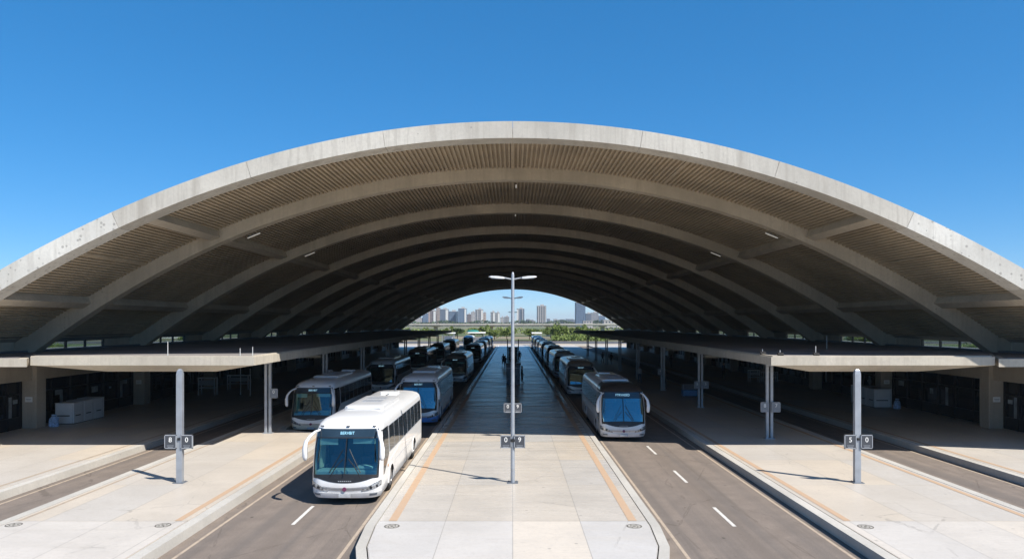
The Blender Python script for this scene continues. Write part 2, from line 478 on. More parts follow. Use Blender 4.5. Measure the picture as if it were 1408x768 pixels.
sheet('ground', rect(-3500, 3500, -300, 6000), -0.02, M['ground'], 'dry grassy ground reaching to the skyline')
sheet('road', rect(-22.0, 23.0, -30, 262), 0.0, M['asphalt'], 'brown grey asphalt bus lanes between the platforms')
sheet('forecourt', rect(-160, 160, -290, -30.5), 0.006, M['sand'], 'pale paved yard added behind the camera to bounce light')  # unseen pale sheet, added to bounce sunlight into the hall
sheet('forecourt', rect(-110, 110, 199, 222), 0.006, M['sand'], 'pale paved forecourt beyond the far end of the hall')
sheet('cross_road', rect(-400, 400, 222, 250), 0.010, M['asphalt2'], 'grey road crossing beyond the forecourt')
for sx in (-1, 1):
    sheet('grass', rect(*(sorted((sx*44, sx*420))), -20, 215), -0.006, M['grass'], 'green grass field outside the %s flank of the hall' % ('left' if sx < 0 else 'right'))
    sheet('path', rect(*(sorted((sx*112, sx*119))), -20, 215), 0.0, M['sand'], 'pale path across the grass outside the %s flank' % ('left' if sx < 0 else 'right'))
sheet('grass', rect(-300, 300, 254, 520), 0.0, M['ground'], 'green strip beyond the cross road under the viaduct')

def inset_poly(P, d):
    out = []
    n = len(P)
    for i in range(n):
        p0, p1, p2 = Vector(P[i-1]), Vector(P[i]), Vector(P[(i+1) % n])
        a = (p1-p0).normalized(); b = (p2-p1).normalized()
        na, nb = Vector((-a.y, a.x)), Vector((-b.y, b.x))
        m = (na+nb)
        m = m.normalized()
        k = d / max(0.35, m.dot(na))
        out.append(tuple(p1 + m*k))
    return out

def ring_solid(b, outer, inner, z0, z1):
    n = len(outer)
    b.rings([[(x, y, z0) for x, y in outer], [(x, y, z1) for x, y in outer], [(x, y, z1) for x, y in inner], [(x, y, z0) for x, y in inner]], True, False)

def platform(poly, label, kw=0.34, mat='platform'):
    """poly is counter clockwise; kerb ring, recessed joint, slab"""
    q1 = inset_poly(poly, kw); q2 = inset_poly(poly, kw+0.035)
    b = MB(); ring_solid(b, poly, q1, -0.02, 0.302)
    k = b.build('kerb', M['kerb']); tag(k, 'pale concrete kerb around ' + label, None, None, 'structure')
    b = MB(); b.prism(inset_poly(poly, kw*0.5), -0.015, 0.2)
    j = b.build('platform_base', M['joint_base']); tag(j, 'dark joint inside the kerb of ' + label, None, None, 'structure')
    b = MB(); b.prism(q2, 0.15, 0.30)
    p = b.build('platform', M[mat]); tag(p, label, None, None, 'structure')

# central platform with rounded nose
P = []
for i in range(13):
    a = math.pi + math.pi*i/12
    P.append((4.5*math.cos(a), 22.2 + 8.0*math.sin(a)))
P += [(4.5, YF), (-4.5, YF)]
platform(P, 'the central platform', 0.28)
# island platforms; the left one steps back where coaches park behind it
PL = [(-16.0, YN), (-9.8, YN), (-9.8, 39.6), (-10.1, 40.5), (-13.2, 42.2), (-13.35, 43.2), (-13.35, YF), (-16.0, YF)]
platform(PL, 'the left island platform', mat='platform_side')
PR = [(9.8, YN), (17.0, YN), (17.0, YF), (9.8, YF)]
platform(PR, 'the right island platform', mat='platform_side')
platform([(-30.0, YN), (-18.7, YN), (-18.7, YF), (-30.0, YF)], 'the left side platform', mat='platform_side')
platform([(20.4, YN), (30.0, YN), (30.0, YF), (20.4, YF)], 'the right side platform', mat='platform_side')
# newer, paler bay at the tip of each platform
AP = [(x, y) for x, y in inset_poly(P, 0.34) if y < 22.3]
AP = sorted([p for p in AP if p[1] < 22.25], key=lambda p: p[0])
sheet('platform', [(-4.16, 22.7)] + AP + [(4.16, 22.7)], 0.304, M['apron'], 'paler paving at the tip of the central platform')
sheet('platform', rect(-15.6, -10.2, YN+0.5, 22.7), 0.304, M['apron'], 'paler paving at the near end of the left island')
sheet('platform', rect(10.2, 16.6, YN+0.5, 22.7), 0.304, M['apron'], 'paler paving at the near end of the right island')

def strip(x0, x1, y0, y1, mat, name, label, z=0.308):
    sheet(name, rect(min(x0, x1), max(x0, x1), y0, y1), z, mat, label)
strip(-3.88, -3.62, 22.75, 62, M['tactile'], 'tactile_strip', 'orange strip along the left edge of the central platform')
strip(3.62, 3.88, 22.75, 62, M['tactile'], 'tactile_strip', 'orange strip along the right edge of the central platform')
strip(-3.86, -3.66, 62, YF-1, M['tactile_sky_sheen'], 'edge_line', 'far stretch of the left central strip, sky reflection painted pale')
strip(3.66, 3.86, 62, YF-1, M['tactile_sky_sheen'], 'edge_line', 'far stretch of the right central strip, sky reflection painted pale')
strip(-10.58, -10.36, 22.75, 39.4, M['tactile'], 'tactile_strip', 'orange strip on the roadside edge of the left island')
strip(-15.5, -15.38, 22.75, 120, M['line_tan'], 'tactile_strip', 'faint strip on the outer edge of the left island')
strip(10.36, 10.58, 22.75, 150, M['tactile'], 'tactile_strip', 'orange strip on the inner edge of the right island')
strip(16.28, 16.5, 12, 150, M['tactile'], 'tactile_strip', 'orange strip on the outer edge of the right island')
strip(-19.5, -19.36, 8, 150, M['line_tan'], 'tactile_strip', 'faint orange strip along the left side platform')
strip(20.95, 21.13, 8, 150, M['tactile'], 'tactile_strip', 'orange strip along the right side platform')
# painted road markings
for x, lb in ((-9.35, 'left lanes by the left island'), (9.42, 'right lanes by the right island'), (4.85, 'right lanes by the central platform'), (-18.35, 'outer left lane'), (20.1, 'outer right lane'), (-4.8, 'left lanes by the central platform')):
    strip(x-0.05, x+0.05, YN, 41 if x == -9.35 else 150, M['line_tan'], 'edge_line', 'worn tan line along the ' + lb, 0.005)
for s, y0 in ((1, 23.2), (-1, 23.4)):
    b = MB()
    for k in range(-3, 14):
        y = y0 + 6.35*k
        b.face([(s*7.08-0.06, y, 0.005), (s*7.08+0.06, y, 0.005), (s*7.08+0.06, y+2.4, 0.005), (s*7.08-0.06, y+2.4, 0.005)])
    tag(b.build('lane_marking', M['line'], recalc=False), 'white dashes down the middle of the %s lanes' % ('right' if s > 0 else 'left'), None, None, 'structure')

# ================================================================== VAULTED ROOF
KP = 6.7/23.2**2
def arch(x, d=0.0):
    z = 15.6 - KP*x*x
    s = -2*KP*x
    l = math.sqrt(1+s*s)
    return (x + d*s/l, z - d/l)
YA, YR0, DY, NR = 33.0, 41.4, 12.5, 11
YEND = YR0 + DY*NR - 0.5
roof = empty('vaulted_roof', (0, YA, 0), 0, 'huge ribbed concrete barrel vault spanning all the bus lanes and platforms', 'roof')
roof_off = Vector((0, -YA, 0))

def arch_band(b, xs, d0, d1, y0, y1, grow=0.0):
    rows = []
    for x in xs:
        g = grow*max(0.0, (abs(x)-14)/16.0)**1.5
        a = arch(x, d0); c = arch(x, d1 + g)
        rows.append([(a[0], y0, a[1]), (c[0], y0, c[1]), (c[0], y1, c[1]), (a[0], y1, a[1])])
    b.rings(rows)

def frange(a, b, n): return [a + (b-a)*i/n for i in range(n+1)]
# edge beam cast in segments
cuts = [-31, -23.6, -18.2, -12.1, -5.9, 0.0, 5.9, 12.1, 18.2, 23.6, 31]
for i in range(len(cuts)-1):
    x0, x1 = cuts[i] + 0.008, cuts[i+1] - 0.008
    b = MB(); arch_band(b, frange(x0, x1, 10), -0.02, 0.74, YA, YA+1.05, 0.12)
    o = b.build('edge_beam', M['edge_white' if i in (0, 1, 8) else 'edge'], roof, 30); o.location = roof_off
# ribs
for k in range(NR+1):
    y = YR0 + DY*k - (0.5 if k == NR else 0)
    b = MB(); arch_band(b, frange(-31, 31, 64), 0.20, 0.98, y, y+0.72, 0.35)
    o = b.build('rib', M['rib'], roof, 30); o.location = roof_off
# corrugated shell between the ribs
XS = 27.9
def arclen(x):
    a = 2*KP*abs(x)
    return (a*math.sqrt(1+a*a) + math.asinh(a))/(4*KP) * (1 if x >= 0 else -1)
smax = arclen(XS)
N = int(2*smax/0.235)
# invert arc length numerically
xs_tab = frange(-XS, XS, 4000); s_tab = [arclen(x) for x in xs_tab]
import bisect
def x_at(s):
    i = min(max(bisect.bisect_left(s_tab, s), 1), len(s_tab)-1)
    f = (s - s_tab[i-1])/max(1e-9, s_tab[i]-s_tab[i-1])
    return xs_tab[i-1] + f*(xs_tab[i]-xs_tab[i-1])
prof = []
for i in range(N):
    for f, d in ((0.0, 0.215), (0.40, 0.215), (0.5, 0.345), (0.9, 0.345)):
        s = -smax + (i+f)*2*smax/N
        prof.append(arch(x_at(s), d))
prof.append(arch(XS, 0.215))
b = MB()
b.grid([[(x, y, z) for x, z in prof] for y in (YA+1.0, 80, 130, YEND+0.7)])
o = b.build('corrugated_soffit', M['shell'], roof); o.location = roof_off
b = MB()
up = [arch(x, 0.0) for x in frange(-28.6, 28.6, 60)]
lo = [arch(x, 0.16) for x in frange(-28.6, 28.6, 60)]
b.rings([[(x, y, z) for x, z in up] + [(x, y, z) for x, z in reversed(lo)] for y in (YA+1.06, YEND+0.75)])
o = b.build('roof_deck', M['roof_top'], roof, 40); o.location = roof_off
# longitudinal beams, bay by bay, and thin joint strips
ribs_y = [YA+0.3] + [YR0 + DY*k for k in range(NR)] + [YEND]
for k in range(len(ribs_y)-1):
    y0, y1 = ribs_y[k]+0.71, ribs_y[k+1]+0.01
    for x in (-24.6, -17.2, 17.2, 24.6):
        b = MB(); w = 0.24
        xa, xb = x-w, x+w
        A = [arch(xa, 0.2), arch(xb, 0.2), arch(xb, 0.74), arch(xa, 0.74)]
        b.rings([[(p[0], y0, p[1]) for p in A], [(p[0], y1, p[1]) for p in A]])
        o = b.build('longitudinal_beam', M['rib'], roof); o.location = roof_off
for x in (-21.0, -8.6, 0.0, 8.6, 21.0):
    b = MB(); w = 0.05 if x else 0.09
    A = [arch(x-w, 0.3), arch(x+w, 0.3), arch(x+w, 0.37), arch(x-w, 0.37)]
    b.rings([[(p[0], YA+1.05, p[1]) for p in A], [(p[0], YEND, p[1]) for p in A]])
    o = b.build('joint_strip', M['shell'], roof); o.location = roof_off
# clerestory between the rib feet: window strip, then a plain panel
M['clear_glass'] = m_windscreen('clerestory_glass', (0.8, 0.86, 0.84), (0.9, 0.95, 1.0), 0.04)
for sx in (-1, 1):
    for k in range(len(ribs_y)-1):
        y0, y1 = ribs_y[k]+0.72, ribs_y[k+1]
        if k == 0: y0 = YA+1.06
        yw = y1 - 3.3
        X = sx*28.5
        b = MB(); b.box((X, (yw+y1)/2, 4.99), (0.24, y1-yw, 1.16))
        o = b.build('clerestory_panel', M['rib'], roof); o.location = roof_off
        w = MB(); w.box((X, (y0+yw)/2, 5.51), (0.16, yw-y0, 0.10)); w.box((X, (y0+yw)/2, 4.62), (0.16, yw-y0, 0.10))
        n = 4
        for i in range(n+1):
            w.box((X, y0 + 0.04 + (yw-y0-0.08)*i/n, 5.065), (0.14, 0.08, 0.788))
        o = w.build('clerestory_window', M['frame'], roof); o.location = roof_off
        g = MB(); g.box((X+sx*0.02, (y0+yw)/2, 5.065), (0.012, yw-y0-0.1, 0.8))
        g.build('pane', M['clear_glass'], o)
        # concrete sill beam that carries the shell edge
        e = MB(); e.box((sx*28.35, (y0+y1)/2, 5.66), (0.6, y1-y0, 0.2))
        o = e.build('shell_edge_beam', M['rib'], roof); o.location = roof_off

# ================================================================== SIDE BUILDINGS AND CANOPIES
M['notice_paper'] = m_simple('notice_paper', (0.30, 0.34, 0.36), 0.6, 0, 0.5, 1.3)
def poster(b, sx, y, z, w, h): b.box((sx*28.86, y, z), (0.02, w, h))
for sx, side in ((-1, 'left'), (1, 'right')):
    bl = empty('side_building', (sx*28.2, 26, 0), 0, 'long low glazed station building with concrete columns along the %s side platform' % side, 'building')
    off = Vector((-sx*28.2, -26, 0))
    def part(b, name, mat, smooth=None):
        o = b.build(name, mat, bl, smooth); o.location = off; return o
    colY = [35.4, 43.0, 55.5, 68.0, 80.5, 93.0, 105.5, 118.0, 130.5, 143.0, 155.5, 168.0, 178.0]
    for y in colY:
        b = MB(); b.box((sx*28.3, y, 2.34), (0.85, 0.9, 4.10), 0.03)
        part(b, 'column', M['column'])
    b = MB(); b.box((sx*28.45, 107.2, 3.765), (0.7, 144.8, 1.26)); part(b, 'lintel_beam', M['column'])
    b = MB(); b.bx(sx*29.0, sx*33, 35.0, 179.6, 0.31, 4.33); part(b, 'wall', M['wall_dark'])
    b = MB(); b.bx(sx*28.74, sx*33, 34.7, 34.98, 0.31, 4.33); part(b, 'end_wall', M['column'])
    b = MB(); b.prism([(sx*x, y) for x, y in ((22.96, 34.35), (31.4, 34.35), (31.4, 180), (25.20, 180), (25.20, 38.22))], 4.40, 4.78)
    part(b, 'eave_slab', M['slab'])
    b = MB(); b.prism([(sx*x, y) for x, y in ((23.5, 34.55), (31.2, 34.55), (31.2, 179.7), (25.5, 179.7), (25.5, 38.2))], 4.781, 4.80); part(b, 'roofing', M['slab_top'])
    b = MB(); b.bx(sx*27.6, sx*28.2, 38.2, 178, 4.805, 4.90); part(b, 'gutter', M['steel_dark'])
    for i in range(len(colY)-1):
        y0, y1 = colY[i]+0.46, colY[i+1]-0.46
        n = 6
        w = MB()
        for z in (0.36, 0.98, 2.32, 3.08): w.box((sx*28.78, (y0+y1)/2, z), (0.09, y1-y0, 0.08))
        for j in range(n+1): w.box((sx*28.78, y0+0.04 + (y1-y0-0.08)*j/n, 1.71), (0.11, 0.075, 2.82))
        w.box((sx*28.80, (y0+y1)/2, 0.66), (0.05, y1-y0, 0.6))
        o = part(w, 'window', M['frame'])
        g = MB(); g.box((sx*28.86, (y0+y1)/2, 1.98), (0.02, y1-y0-0.05, 2.15))
        p = g.build('pane', M['glass'], o)
        rnd = random.Random(i*3 + sx)
        NP = M['notice_paper']
        for j in range(n):
            yc = y0 + (y1-y0)*(j+0.5)/n
            if rnd.random() < 0.55:
                q = MB(); q.box((sx*28.842, yc + rnd.uniform(-.2, .2), rnd.uniform(1.75, 2.15)), (0.012, rnd.uniform(0.25, 0.9), rnd.uniform(0.12, 0.4))); q.build('notice_sheet', NP, o)
            if rnd.random() < 0.35:
                q = MB(); q.box((sx*28.842, yc + rnd.uniform(-.5, .5), 1.6), (0.010, 0.3, 1.2), 0); q.build('blind', NP, o)

    # canopy over the island platform
    cn = empty('platform_canopy', (sx*13.6, 35, 0), 0, 'flat concrete canopy on slim paired posts over the %s island platform' % side, 'canopy')
    coff = Vector((-sx*13.6, -35, 0))
    def cpart(b, name, mat, smooth=None):
        o = b.build(name, mat, cn, smooth); o.location = coff; return o
    xi, xo, y0, y1 = 12.3, 22.95, 34.6, 147.0
    b = MB()
    A = [(xi, y0), (xo, y0), (25.19, 38.2), (25.19, y1), (xi, y1)]
    Bq = [(xi+2.3, y0+1.2), (xo-3.0, y0+1.2), (24.2, 39.0), (24.2, y1-1.0), (xi+2.3, y1-1.0)]
    b.rings([[(sx*x, y, 4.86) for x, y in A], [(sx*x, y, 4.46) for x, y in A], [(sx*x, y, 4.09) for x, y in Bq]])
    cpart(b, 'slab', M['slab'])
    b = MB(); b.prism([(sx*x, y) for x, y in ((xi+0.28, y0+0.25), (xo-0.1, y0+0.25), (25.1, 38.3), (25.1, y1-0.25), (xi+0.28, y1-0.25))], 4.861, 4.885); cpart(b, 'roofing', M['slab_top'])
    b = MB()
    for (xa, xb, ya, yb) in ((xi+0.1, xi+0.24, y0+0.1, y1-0.1), (xi+0.24, xo-0.1, y0+0.1, y0+0.22)):
        b.bx(sx*xa, sx*xb, ya, yb, 4.861, 4.915)
    cpart(b, 'upstand', M['slab'])
    b = MB()
    for x in (15.4, 18.4, 21.8, 24.2): b.tube([(sx*x, y0+0.4, 4.98), (sx*x, y1-0.5, 4.98)], 0.012, 5)
    yy = [38.6 + 13.3*i for i in range(10)]
    cy = [40.8 if sx < 0 else 38.9] + [53.2 + 13.3*i for i in range(7)]
    for y in cy:
        b = MB()
        b.box((sx*13.72-0.115, y, 2.3), (0.15, 0.18, 4.1), 0.015); b.box((sx*13.72+0.115, y, 2.3), (0.15, 0.18, 4.1), 0.015)
        b.box((sx*13.72, y, 4.24), (0.40, 0.26, 0.14)); b.box((sx*13.72, y, 0.325), (0.52, 0.36, 0.045))
        cpart(b, 'paired_post', M['steel'])
    # roller of brackets behind: short stub beams carrying the slab
    for y in cy[1:]:
        b = MB(); b.bx(sx*14.0, sx*25.0, y-0.2, y+0.2, 3.92, 4.12); cpart(b, 'cross_beam', M['slab'])
# ================================================================== SIGNS, POSTS, LAMPS
def text_mesh(name, body, size, mat, parent, loc, ext=0.004, rot=(90, 0, 0), sx=1.0, align='CENTER'):
    cu = bpy.data.curves.new(name, 'FONT')
    cu.body = body; cu.size = size; cu.extrude = ext; cu.align_x = align; cu.align_y = 'CENTER'
    cu.resolution_u = 3
    tmp = bpy.data.objects.new(name, cu); COL.objects.link(tmp)
    dg = bpy.context.evaluated_depsgraph_get()
    me = bpy.data.meshes.new_from_object(tmp.evaluated_get(dg))
    bpy.data.objects.remove(tmp); bpy.data.curves.remove(cu)
    me.materials.clear(); me.materials.append(mat)
    o = bpy.data.objects.new(name, me); COL.objects.link(o)
    o.parent = parent; o.location = loc; o.rotation_euler = tuple(R(a) for a in rot); o.scale = (sx, 1, 1)
    return o

def sign_panel(parent, x, z, y, num, w=0.50, h=0.56, tilt=0.0, dark=True):
    b = MB(); b.box((0, 0, 0), (w, 0.05, h), 0.006)
    p = b.build('sign_panel', M['sign_dark' if dark else 'steel_dark'], parent); p.location = (x, y, z); p.rotation_euler = (0, 0, tilt)
    b = MB()
    for s in (-1, 1):
        b.box((s*(w/2), 0, 0), (0.028, 0.066, h+0.03)); b.box((0, 0, s*(h/2)), (w+0.028, 0.066, 0.028))
    b.build('frame', M['sign_grey'], p)
    text_mesh('numeral', num, 0.27, M['white'], p, (0, -0.03, 0.07))
    b = MB()
    for i, l in enumerate((0.26, 0.2)): b.box((0, -0.028, -0.15 - 0.055*i), (l, 0.008, 0.018))
    b.build('caption_line', M['sign_grey'], p)
    return p

def hex_post(b, h, r0, r1, n=8, tip=0.12):
    b.tube([(0, 0, 0), (0, 0, h-tip), (0, 0, h-tip*0.3), (0, 0, h)], [r0, r1, r1*0.75, r1*0.3], n)

def base_plate(root, mat='steel_dark'):
    b = MB(); b.box((0, 0, 0.012), (0.42, 0.42, 0.024), 0.004)
    for i in (-1, 1):
        for j in (-1, 1): b.cyl((i*0.15, j*0.15, 0.02), 0.02, 0.03, 6)
    b.build('base_plate', M[mat], root)

def street_lamp(y, h, arm, nums, label, sz=1.6):
    root = empty('platform_lamp', (0, y, 0.3), 0, label, 'street lamp', 'twin arm lamps down the central platform')
    b = MB(); hex_post(b, h, 0.085, 0.06, 10)
    b.build('pole', M['steel'], root, 40)
    base_plate(root)
    for s in (-1, 1):
        b = MB()
        b.tube([(s*0.03, 0, h-0.28), (s*0.25*arm, 0, h-0.24), (s*0.38*arm, 0, h-0.22)], 0.028, 8)
        b.build('lamp_arm', M['steel'], root, 40)
        b = MB()
        L0, L1 = 0.34*arm, arm
        rr = []
        for f, w, t in ((0, .05, .025), (.08, .11, .045), (.5, .14, .055), (.88, .12, .04), (1, .05, .015)):
            x = s*(L0 + (L1-L0)*f); z = h-0.235 + 0.05*f
            rr.append([(x, -w, z-t*.6), (x, w, z-t*.6), (x, w*.8, z+t), (x, -w*.8, z+t)])
        b.rings(rr); hd = b.build('lamp_head', M['lamp_white'], root, 30)
        b = MB(); b.box((s*(L0+L1)/2, 0, h-0.252), ((L1-L0)*0.7, 0.15, 0.012), ry=-s*0.055); b.build('diffuser', M['silver'], hd)
    if nums:
        b = MB(); b.box((0, -0.07, sz+0.05), (0.16, 0.12, 0.12), 0.01); b.build('sign_clamp', M['black'], root)
        for s, n in ((-1, nums[0]), (1, nums[1])):
            sign_panel(root, s*0.265, sz, -0.09, n, 0.40, 0.46)
    return root
street_lamp(28.2, 8.15, 0.93, ('0', '9'), 'tall twin arm lamp with signs 0 and 9, nearest on the central platform')
street_lamp(39.3, 7.75, 0.56, ('0', '9'), 'second twin arm lamp, its signs just behind the sunlit paving')
street_lamp(96, 7.75, 0.6, None, 'far thin twin arm lamp beyond the dark kiosks on the central platform')

for sx, nums, lab in ((-1, ('8', '0'), 'grey sign post with signs 8 and 0 on the sunlit left island'), (1, ('5', '0'), 'grey sign post with signs 5 and 0 on the sunlit right island')):
    x = -12.9 if sx < 0 else 13.35
    root = empty('sign_post', (x, 28.2, 0.3), 0, lab, 'sign post', 'grey sign posts on the island platforms')
    b = MB(); b.rings([[(-.115, -.09, 0), (.115, -.09, 0), (.115, .09, 0), (-.115, .09, 0)],
                       [(-.115, -.09, 1.9), (.115, -.09, 1.9), (.115, .09, 1.9), (-.115, .09, 1.9)],
                       [(-.115, -.08, 4.2), (.115, -.08, 4.2), (.115, .08, 4.2), (-.115, .08, 4.2)],
                       [(-.09, -.06, 4.34), (.09, -.06, 4.34), (.09, .06, 4.34), (-.09, .06, 4.34)],
                       [(-.04, -.02, 4.40), (.04, -.02, 4.40), (.04, .02, 4.40), (-.04, .02, 4.40)]])
    b.build('post', M['steel'], root)
    base_plate(root)
    b = MB(); b.box((0, -0.10, 1.7), (0.10, 0.08, 0.10), 0.01); b.build('sign_clamp', M['black'], root)
    for s, n in ((-1, nums[0]), (1, nums[1])):
        sign_panel(root, s*0.315, 1.6, -0.11, n, 0.43, 0.50, 0)

# number signs hung on the paired canopy posts
hung = [(-13.35, 40.62, '0', 2.55, 'small grey number sign on the front post of the left canopy'),
        (13.42, 38.72, '8', 2.0, 'left of the pair of number signs, 8, on the front post of the right canopy'),
        (14.02, 38.72, '7', 2.0, 'right of the pair of number signs, 7, on the front post of the right canopy'),
        (13.45, 53.0, '6', 1.95, 'left sign of the pair on the second post of the right canopy'),
        (14.05, 53.0, '5', 1.95, 'right sign of the pair on the second post of the right canopy'),
        (13.45, 66.3, '4', 2.0, 'number sign on the third post of the right canopy')]
for x, y, n, z, lab in hung:
    root = empty('platform_sign', (x, y, z), 0, lab, 'sign', 'number signs on canopy posts')
    sign_panel(root, 0, 0, 0, n, 0.42, 0.5, 0, False)
root = empty('platform_sign', (-13.35, 53.0, 2.8), 0, 'upper small sign on the second post of the left canopy', 'sign', 'number signs on canopy posts')
sign_panel(root, 0, 0, 0, '2', 0.42, 0.5, 0, False)

# round drain covers at the ends of the orange strips
for x, y, lab in ((-3.68, 22.15, 'round iron drain cover at the left end of the central strip'), (3.70, 22.15, 'round iron drain cover at the right end of the central strip'),
                  (-10.7, 22.25, 'drain cover on the left island near the bus lane'), (-15.3, 22.3, 'drain cover on the left island near its outer kerb'),
                  (10.72, 22.1, 'drain cover on the right island near the bus lane')):
    root = empty('drain_cover', (x, y, 0.304), 0, lab, 'drain cover', 'drain covers on the platforms')
    b = MB(); 
    for r0, r1 in ((0.2, 0.235), (0.1, 0.125)):
        n = 20
        b.rings([[(r*math.cos(2*math.pi*i/n), r*math.sin(2*math.pi*i/n), z) for i in range(n)] for r, z in ((r1, 0), (r1, .006), (r0, .006), (r0, 0))], True, False)
    for i in range(6):
        a = i*math.pi/3
        b.box((0.16*math.cos(a), 0.16*math.sin(a), 0.003), (0.08, 0.03, 0.006), rz=a)
    b.cyl((0, 0, 0), 0.05, 0.006, 10)
    b.build('grating', M['drain'], root)
    b = MB(); b.cyl((0, 0, 0.0), 0.2, 0.003, 20); b.build('plate', M['kerb'], root)

# small rods and floodlights on the canopy edges
for x, y, h, kind, lab in ((-16.6, 35.0, 0.7, 'rod', 'thin rod standing on the left canopy edge, left of the pair'), (-13.1, 34.95, 0.38, 'rod', 'short rod on the left canopy near its inner corner'),
                     (-12.5, 34.95, 0.45, 'rod', 'taller rod at the inner corner of the left canopy'), (12.5, 36.4, 0.28, 'lamp', 'small floodlight at the inner corner of the right canopy, left one'),
                     (12.9, 35.1, 0.28, 'lamp', 'small floodlight at the inner corner of the right canopy, right one'), (14.6, 35.05, 0.48, 'lamp', 'floodlight with tall stem on the right canopy front edge'),
                     (19.0, 44.0, 0.8, 'rod', 'thin rod standing on the right canopy roof')):
    if kind == 'rod':
        root = empty('canopy_rod', (x, y, 4.885), 0, lab, 'rod', 'rods on the canopies')
        b = MB(); b.tube([(0, 0, 0), (0, 0, h)], [0.022, 0.014], 6); b.build('rod', M['lamp_white'], root)
        b = MB(); b.cyl((0, 0, 0), 0.06, 0.03, 8); b.build('foot', M['steel_dark'], root)
    else:
        root = empty('floodlight', (x, y, 4.885), 0, lab, 'floodlight', 'floodlights on the right canopy')
        b = MB(); b.tube([(0, 0, 0), (0, 0, h)], 0.02, 6); b.build('stem', M['lamp_white'], root)
        b = MB(); b.box((0, -0.05, 0.09), (0.3, 0.16, 0.12), 0.02, rx=0.5); b.build('lamp_body', M['black'], root)
        b = MB(); b.cyl((0, 0, 0), 0.1, 0.025, 8); b.build('foot', M['steel_dark'], root)

# tube lights under the vault
for k in range(1, len(ribs_y)-1):
    ym = (ribs_y[k] + ribs_y[k+1])/2 + 0.3
    for x, nm in ((-16.3, 'left upper beam'), (0.22, 'crown'), (16.3, 'right upper beam')):
        px, pz = arch(x, 0.42)
        ang = math.atan(2*KP*x)
        root = empty('tube_light', (px, ym - (1.5 if x == 0.22 else 2.6), pz), 0, 'white tube light by the %s, %s bay under the vault' % (nm, ORD[k-1]), 'light fitting', 'tube lights under the vault')
        if x != 0.22: root.rotation_euler = (0, ang, 0)
        b = MB()
        if x == 0.22: b.box((0, 0, 0), (0.08, 0.9, 0.06), 0.012)
        else: b.box((0, 0, 0), (0.85, 0.09, 0.06), 0.012)
        b.build('tube', M['light_tube'], root)
        b = MB(); b.box((0, 0, 0.06), (0.07, 0.8, 0.05) if x == 0.22 else (0.8, 0.07, 0.05)); b.build('housing', M['steel_dark'], root)

# ================================================================== PLATFORM FURNITURE
def cabinet(x, y, w, d, h, lab, face=1):
    root = empty('white_cabinet', (x, y, 0.3), 0, lab, 'cabinet', 'white cabinets by the facade')
    b = MB(); b.box((0, 0, h/2+0.04), (w, d, h), 0.02); b.build('body', M['cabinet'], root)
    b = MB(); b.box((0, 0, 0.02), (w*0.92, d*0.92, 0.04)); b.build('plinth', M['black'], root)
    b = MB(); b.box((0, 0, h+0.055), (w+0.03, d+0.03, 0.03), 0.008); b.build('lid', M['cabinet'], root)
    b = MB(); b.box((-0.05*w, -d/2-0.006, h*0.42), (w*0.66, 0.016, 0.065)); b.build('front_vent', M['black'], root)
    b = MB(); b.box((face*(w/2+0.006), -0.1*d, h*0.42), (0.016, d*0.5, 0.06)); b.build('side_vent', M['black'], root)
    b = MB(); b.box((face*(w/2+0.004), d*0.3, h/2), (0.012, 0.012, h*0.9)); b.box((w*0.42, -d/2-0.004, h/2), (0.012, 0.012, h*0.92)); b.build('door_seam', M['sign_grey'], root)
for i, nm in enumerate(('nearest', 'middle', 'farthest')):
    cabinet(-27.35 - 0.0*i, 44.9 + 1.12*i, 1.15, 1.06, 1.22 + 0.03*i, '%s of three white cabinets by the left facade' % nm)
    cabinet(26.9, 53.4 + 1.25*i, 1.3, 1.15, 1.3, '%s of three white cabinets by the right facade' % nm, -1)
for x, y, lab in ((-27.35, 43.35, 'blue and white bag slumped at the foot of a left column'), (27.7, 52.4, 'blue and white bag standing beside the right white cabinets')):
    root = empty('bag', (x, y, 0.3), 0.3, lab, 'bag')
    b = MB(); rnd = random.Random(5)
    rr = []
    for z, r in ((0, .24), (.08, .29), (.3, .27), (.5, .24), (.62, .12), (.72, .16)):
        rr.append([(r*math.cos(a)*(1+rnd.uniform(-.12, .12)), 0.75*r*math.sin(a)*(1+rnd.uniform(-.12, .12)), z) for a in [2*math.pi*i/12 for i in range(12)]])
    b.rings(rr); b.build('sack', M['bag'], root, 50)
    b = MB(); b.tube([(.13*math.cos(a), .1*math.sin(a), .62) for a in [2*math.pi*i/10 for i in range(11)]], 0.02, 5); b.build('tie', M['navy'], root)
for sx, y, lab in ((-1, 43.0, 'white notice plate on the nearest left column'), (-1, 55.5, 'white notice plate on the second left column'), (1, 43.0, 'white notice plate on the nearest right column'), (1, 55.5, 'white notice plate on the second right column')):
    root = empty('notice_plate', (sx*28.3, y-0.47, 2.0), 0, lab, 'notice', 'white plates on the columns')
    b = MB(); b.box((0, 0, 0), (0.42, 0.03, 0.30), 0.005); b.build('plate', M['white'], root)
    b = MB(); b.box((0, -0.018, 0.02), (0.3, 0.006, 0.03)); b.box((0, -0.018, -0.05), (0.24, 0.006, 0.02)); b.build('print_line', M['sign_grey'], root)

